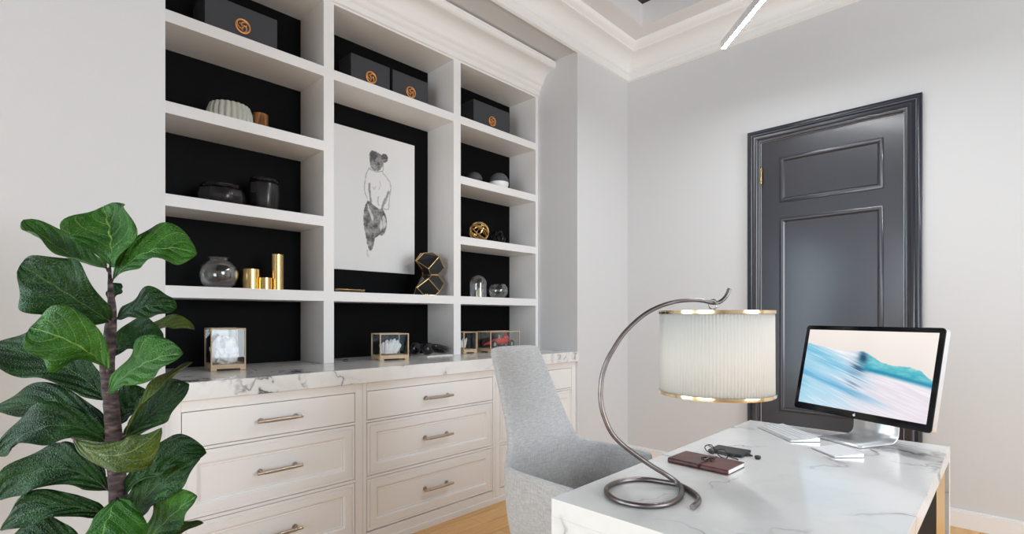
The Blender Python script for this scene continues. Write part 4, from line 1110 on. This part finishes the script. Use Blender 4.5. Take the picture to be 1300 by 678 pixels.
def leaf(base_, mid, tip, wpx, mi=0, up=.35, cup=.18, dt=(0, 0, 0), lobe=.0, seed=0, roll=0.):
    B = at(*base_, PT + dt[0]); Mi = at(*mid, PT + dt[1]); T = at(*tip, PT + dt[2])
    w_ = wpx / 660 * (PT + dt[1]) / 2
    NU, NV = 12, 30; vs = []; uvs = []
    ctrl = Mi * 2 - (B + T) * .5
    for j in range(NV + 1):
        v = j / NV; p = B * (1 - v) ** 2 + ctrl * 2 * v * (1 - v) + T * v * v
        d = ((ctrl - B) * (1 - v) + (T - ctrl) * v).normalized()
        N0 = (CAMD * (1 - up) + Vector((0, 0, 1)) * up).normalized()
        side = d.cross(N0).normalized(); nrm = side.cross(d).normalized()
        if roll: side, nrm = side * math.cos(roll) + nrm * math.sin(roll), nrm * math.cos(roll) - side * math.sin(roll)
        # fiddle outline: narrow base, slight waist, broad rounded end
        env = (max(0, math.sin(PI * min(1, v ** .72 * .5 / .5 if v < 1 else 1))) if False else 0)
        a_ = min(1, v / .12) ** .7; b_ = (1 - ((v - .60) / .40) ** 2) ** .72 if v > .60 else 1
        body = .46 + .54 * ss(.12, .60, v) if v < .60 else 1
        env = (a_ * body * b_) if j not in (0,) else .02
        if j == NV: env = .02
        for i in range(NU + 1):
            s = -1 + 2 * i / NU
            wav = .20 * math.sin(v * 13 + seed + (2 if s > 0 else 0)) * abs(s) ** 2 * (.4 + v)
            out = 1 + .11 * math.sin(v * 12 + seed * 2 + s) * (.3 + v)
            q = p + side * s * w_ * env * out + nrm * (w_ * (1.8 * cup * abs(s) ** 1.4 * env - wav * env * 1.2 - .05 * math.sin((v - abs(s) ** 1.3 * .5) * 5 * 2 * PI) * env * (1 - abs(s)) * 1.2))
            vs.append(q); uvs.append((i / NU, v))
    fs = [(j * (NU + 1) + i, j * (NU + 1) + i + 1, (j + 1) * (NU + 1) + i + 1, (j + 1) * (NU + 1) + i) for j in range(NV) for i in range(NU)]
    me = bpy.data.meshes.new('leaf'); me.from_pydata([tuple(v) for v in vs], [], fs); me.materials.append(M_LEAF[mi])
    ul = me.uv_layers.new(name='UVMap')
    for lp in me.loops: ul.data[lp.index].uv = uvs[lp.vertex_index]
    for p_ in me.polygons: p_.use_smooth = True
    o = bpy.data.objects.new('leaf', me); COL.objects.link(o)
    o.parent = plant; o.matrix_parent_inverse = parent_world(plant).inverted()
    so = o.modifiers.new('thick', 'SOLIDIFY'); so.thickness = .0012
    # petiole back to the trunk
    tk = trunk_at(base_[1] + 6)
    MB().tube([tk, (tk + B) * .5 - Vector((0, 0, .004)), B, B + (ctrl - B) * .12], [.0035, .003, .0026, .001], 8).build('stalk', M_BARK, o, smooth=True)
LV = [
 # base, mid, tip, width px, material, up, cup, depth offsets
 dict(base_=(140, 337), mid=(140, 300), tip=(131, 262), wpx=84, mi=1, up=.25, cup=.25, dt=(0, -.02, .0), seed=.5),
 dict(base_=(143, 355), mid=(192, 318), tip=(250, 322), wpx=62, mi=1, up=.35, cup=.2, dt=(0, -.03, .02), seed=1.4),
 dict(base_=(135, 340), mid=(86, 322), tip=(30, 279), wpx=44, mi=1, up=.75, cup=.35, dt=(0, .03, .05), seed=2.2),
 dict(base_=(140, 408), mid=(84, 372), tip=(26, 336), wpx=78, mi=0, up=.15, cup=.15, dt=(-.02, -.08, -.10), seed=3.2),
 dict(base_=(149, 404), mid=(185, 389), tip=(224, 391), wpx=42, mi=0, up=.35, cup=.2, dt=(0, -.02, 0), seed=4.1),
 dict(base_=(137, 468), mid=(96, 437), tip=(38, 416), wpx=76, mi=1, up=.2, cup=.15, dt=(-.03, -.12, -.14), seed=5.0),
 dict(base_=(134, 508), mid=(75, 462), tip=(-12, 440), wpx=66, mi=0, up=.45, cup=.25, dt=(0, .03, .04), seed=6.4),
 dict(base_=(145, 452), mid=(172, 432), tip=(208, 431), wpx=52, mi=0, up=.3, cup=.2, dt=(.02, .06, .08), seed=7.1),
 dict(base_=(165, 440), mid=(205, 416), tip=(247, 418), wpx=24, mi=2, up=.6, cup=.4, dt=(.08, .11, .12), seed=8.3),
 dict(base_=(137, 498), mid=(180, 463), tip=(232, 449), wpx=56, mi=1, up=.3, cup=.15, dt=(-.02, -.10, -.12), seed=9.9),
 dict(base_=(160, 552), mid=(192, 503), tip=(244, 460), wpx=24, mi=2, up=.3, cup=.3, dt=(0, -.05, -.05), seed=10.1, roll=.5),
 dict(base_=(156, 560), mid=(196, 522), tip=(240, 488), wpx=50, mi=0, up=.3, cup=.12, dt=(0, .0, .0), seed=11.7),
 dict(base_=(150, 540), mid=(163, 515), tip=(184, 494), wpx=48, mi=0, up=.2, cup=.2, dt=(.05, .07, .08), seed=12.0),
 dict(base_=(137, 545), mid=(62, 512), tip=(-20, 528), wpx=48, mi=0, up=.55, cup=.2, dt=(0, .02, .03), seed=13.3),
 dict(base_=(137, 562), mid=(70, 540), tip=(-4, 577), wpx=60, mi=0, up=.45, cup=.2, dt=(0, -.06, -.08), seed=14.2),
 dict(base_=(92, 556), mid=(148, 578), tip=(205, 543), wpx=46, mi=2, up=.25, cup=-.2, dt=(-.16, -.2, -.16), seed=15.1),
 dict(base_=(137, 622), mid=(68, 595), tip=(-1, 634), wpx=60, mi=0, up=.4, cup=.2, dt=(0, -.02, -.04), seed=16.4),
 dict(base_=(134, 606), mid=(100, 582), tip=(60, 577), wpx=30, mi=0, up=.4, cup=.2, dt=(.04, .07, .08), seed=17.5),
 dict(base_=(138, 656), mid=(66, 643), tip=(0, 673), wpx=42, mi=0, up=.45, cup=.2, dt=(-.02, -.06, -.08), seed=18.6),
 dict(base_=(155, 628), mid=(205, 584), tip=(262, 575), wpx=44, mi=0, up=.35, cup=.25, dt=(0, -.02, 0), seed=19.2),
 dict(base_=(157, 672), mid=(194, 622), tip=(254, 582), wpx=50, mi=0, up=.25, cup=.2, dt=(0, -.03, -.04), seed=20.9),
 dict(base_=(148, 632), mid=(128, 680), tip=(100, 745), wpx=104, mi=1, up=.55, cup=-.12, dt=(-.04, -.18, -.26), seed=21.4),
 dict(base_=(166, 712), mid=(212, 660), tip=(250, 630), wpx=50, mi=1, up=.35, cup=.2, dt=(0, -.05, -.06), seed=22.3),
 dict(base_=(190, 700), mid=(222, 676), tip=(258, 664), wpx=16, mi=2, up=.5, cup=.3, dt=(0, .05, .05), seed=23.1),
 dict(base_=(110, 712), mid=(66, 684), tip=(14, 682), wpx=46, mi=0, up=.5, cup=.2, dt=(0, -.03, -.03), seed=24.0),
 dict(base_=(141, 384), mid=(146, 372), tip=(154, 360), wpx=20, mi=0, up=.2, cup=.2, dt=(.02, .04, .05), seed=25.0),
]
for L in LV: leaf(**L)

# ================================================================== LIGHT
W = bpy.data.worlds.new('world'); SC.world = W; W.use_nodes = True
bg = W.node_tree.nodes['Background']; bg.inputs['Color'].default_value = (.86, .92, 1., 1); bg.inputs['Strength'].default_value = 1.6
def area(name, loc, rot, sx_, sy_, power, col):
    l = bpy.data.lights.new(name, 'AREA'); l.shape = 'RECTANGLE'; l.size = sx_; l.size_y = sy_; l.energy = power; l.color = col
    o = bpy.data.objects.new(name, l); COL.objects.link(o); o.location = loc; o.rotation_euler = rot; return o
# daylight through the windows; the right-wall one is added fill
area('window_daylight_near', ((NX0 + NX1) / 2, YN + .0, (NZ0 + NZ1) / 2), (R(90), 0, 0), NX1 - NX0 - .1, NZ1 - NZ0 - .1, 88, (.84, .92, 1.))
area('window_fill_right', (XR - .0, (RY0 + RY1) / 2, (RZ0 + RZ1) / 2), (0, R(90), 0), RZ1 - RZ0 - .1, RY1 - RY0 - .1, 135, (.86, .93, 1.))

area('window_daylight_left', (XL, (WY0 + WY1) / 2, (WZ0 + WZ1) / 2), (0, R(-90), 0), WZ1 - WZ0 - .1, WY1 - WY0 - .1, 80, (.66, .87, 1.))

# ================================================================== CAMERA
cam = bpy.data.cameras.new('camera'); co = bpy.data.objects.new('camera', cam); COL.objects.link(co)
cam.sensor_fit = 'HORIZONTAL'; cam.sensor_width = 36; cam.lens = 660 / 1300 * 36; cam.shift_y = 63 / 1300
cam.clip_start = .01
co.location = (0, 0, CZ); co.rotation_euler = (PI / 2, 0, YAW); SC.camera = co
SC.view_settings.view_transform = 'Standard'; SC.view_settings.look = 'None'
SC.view_settings.exposure = .09; SC.view_settings.gamma = 1; SC.view_settings.use_curve_mapping = False
SC.cycles.max_bounces = 10; SC.cycles.diffuse_bounces = 6; SC.cycles.transparent_max_bounces = 16
SC.cycles.use_denoising = True
try: SC.cycles.denoiser = 'OPENIMAGEDENOISE'
except Exception: pass
SC.cycles.sample_clamp_indirect = 6; SC.cycles.caustics_reflective = False; SC.cycles.caustics_refractive = False
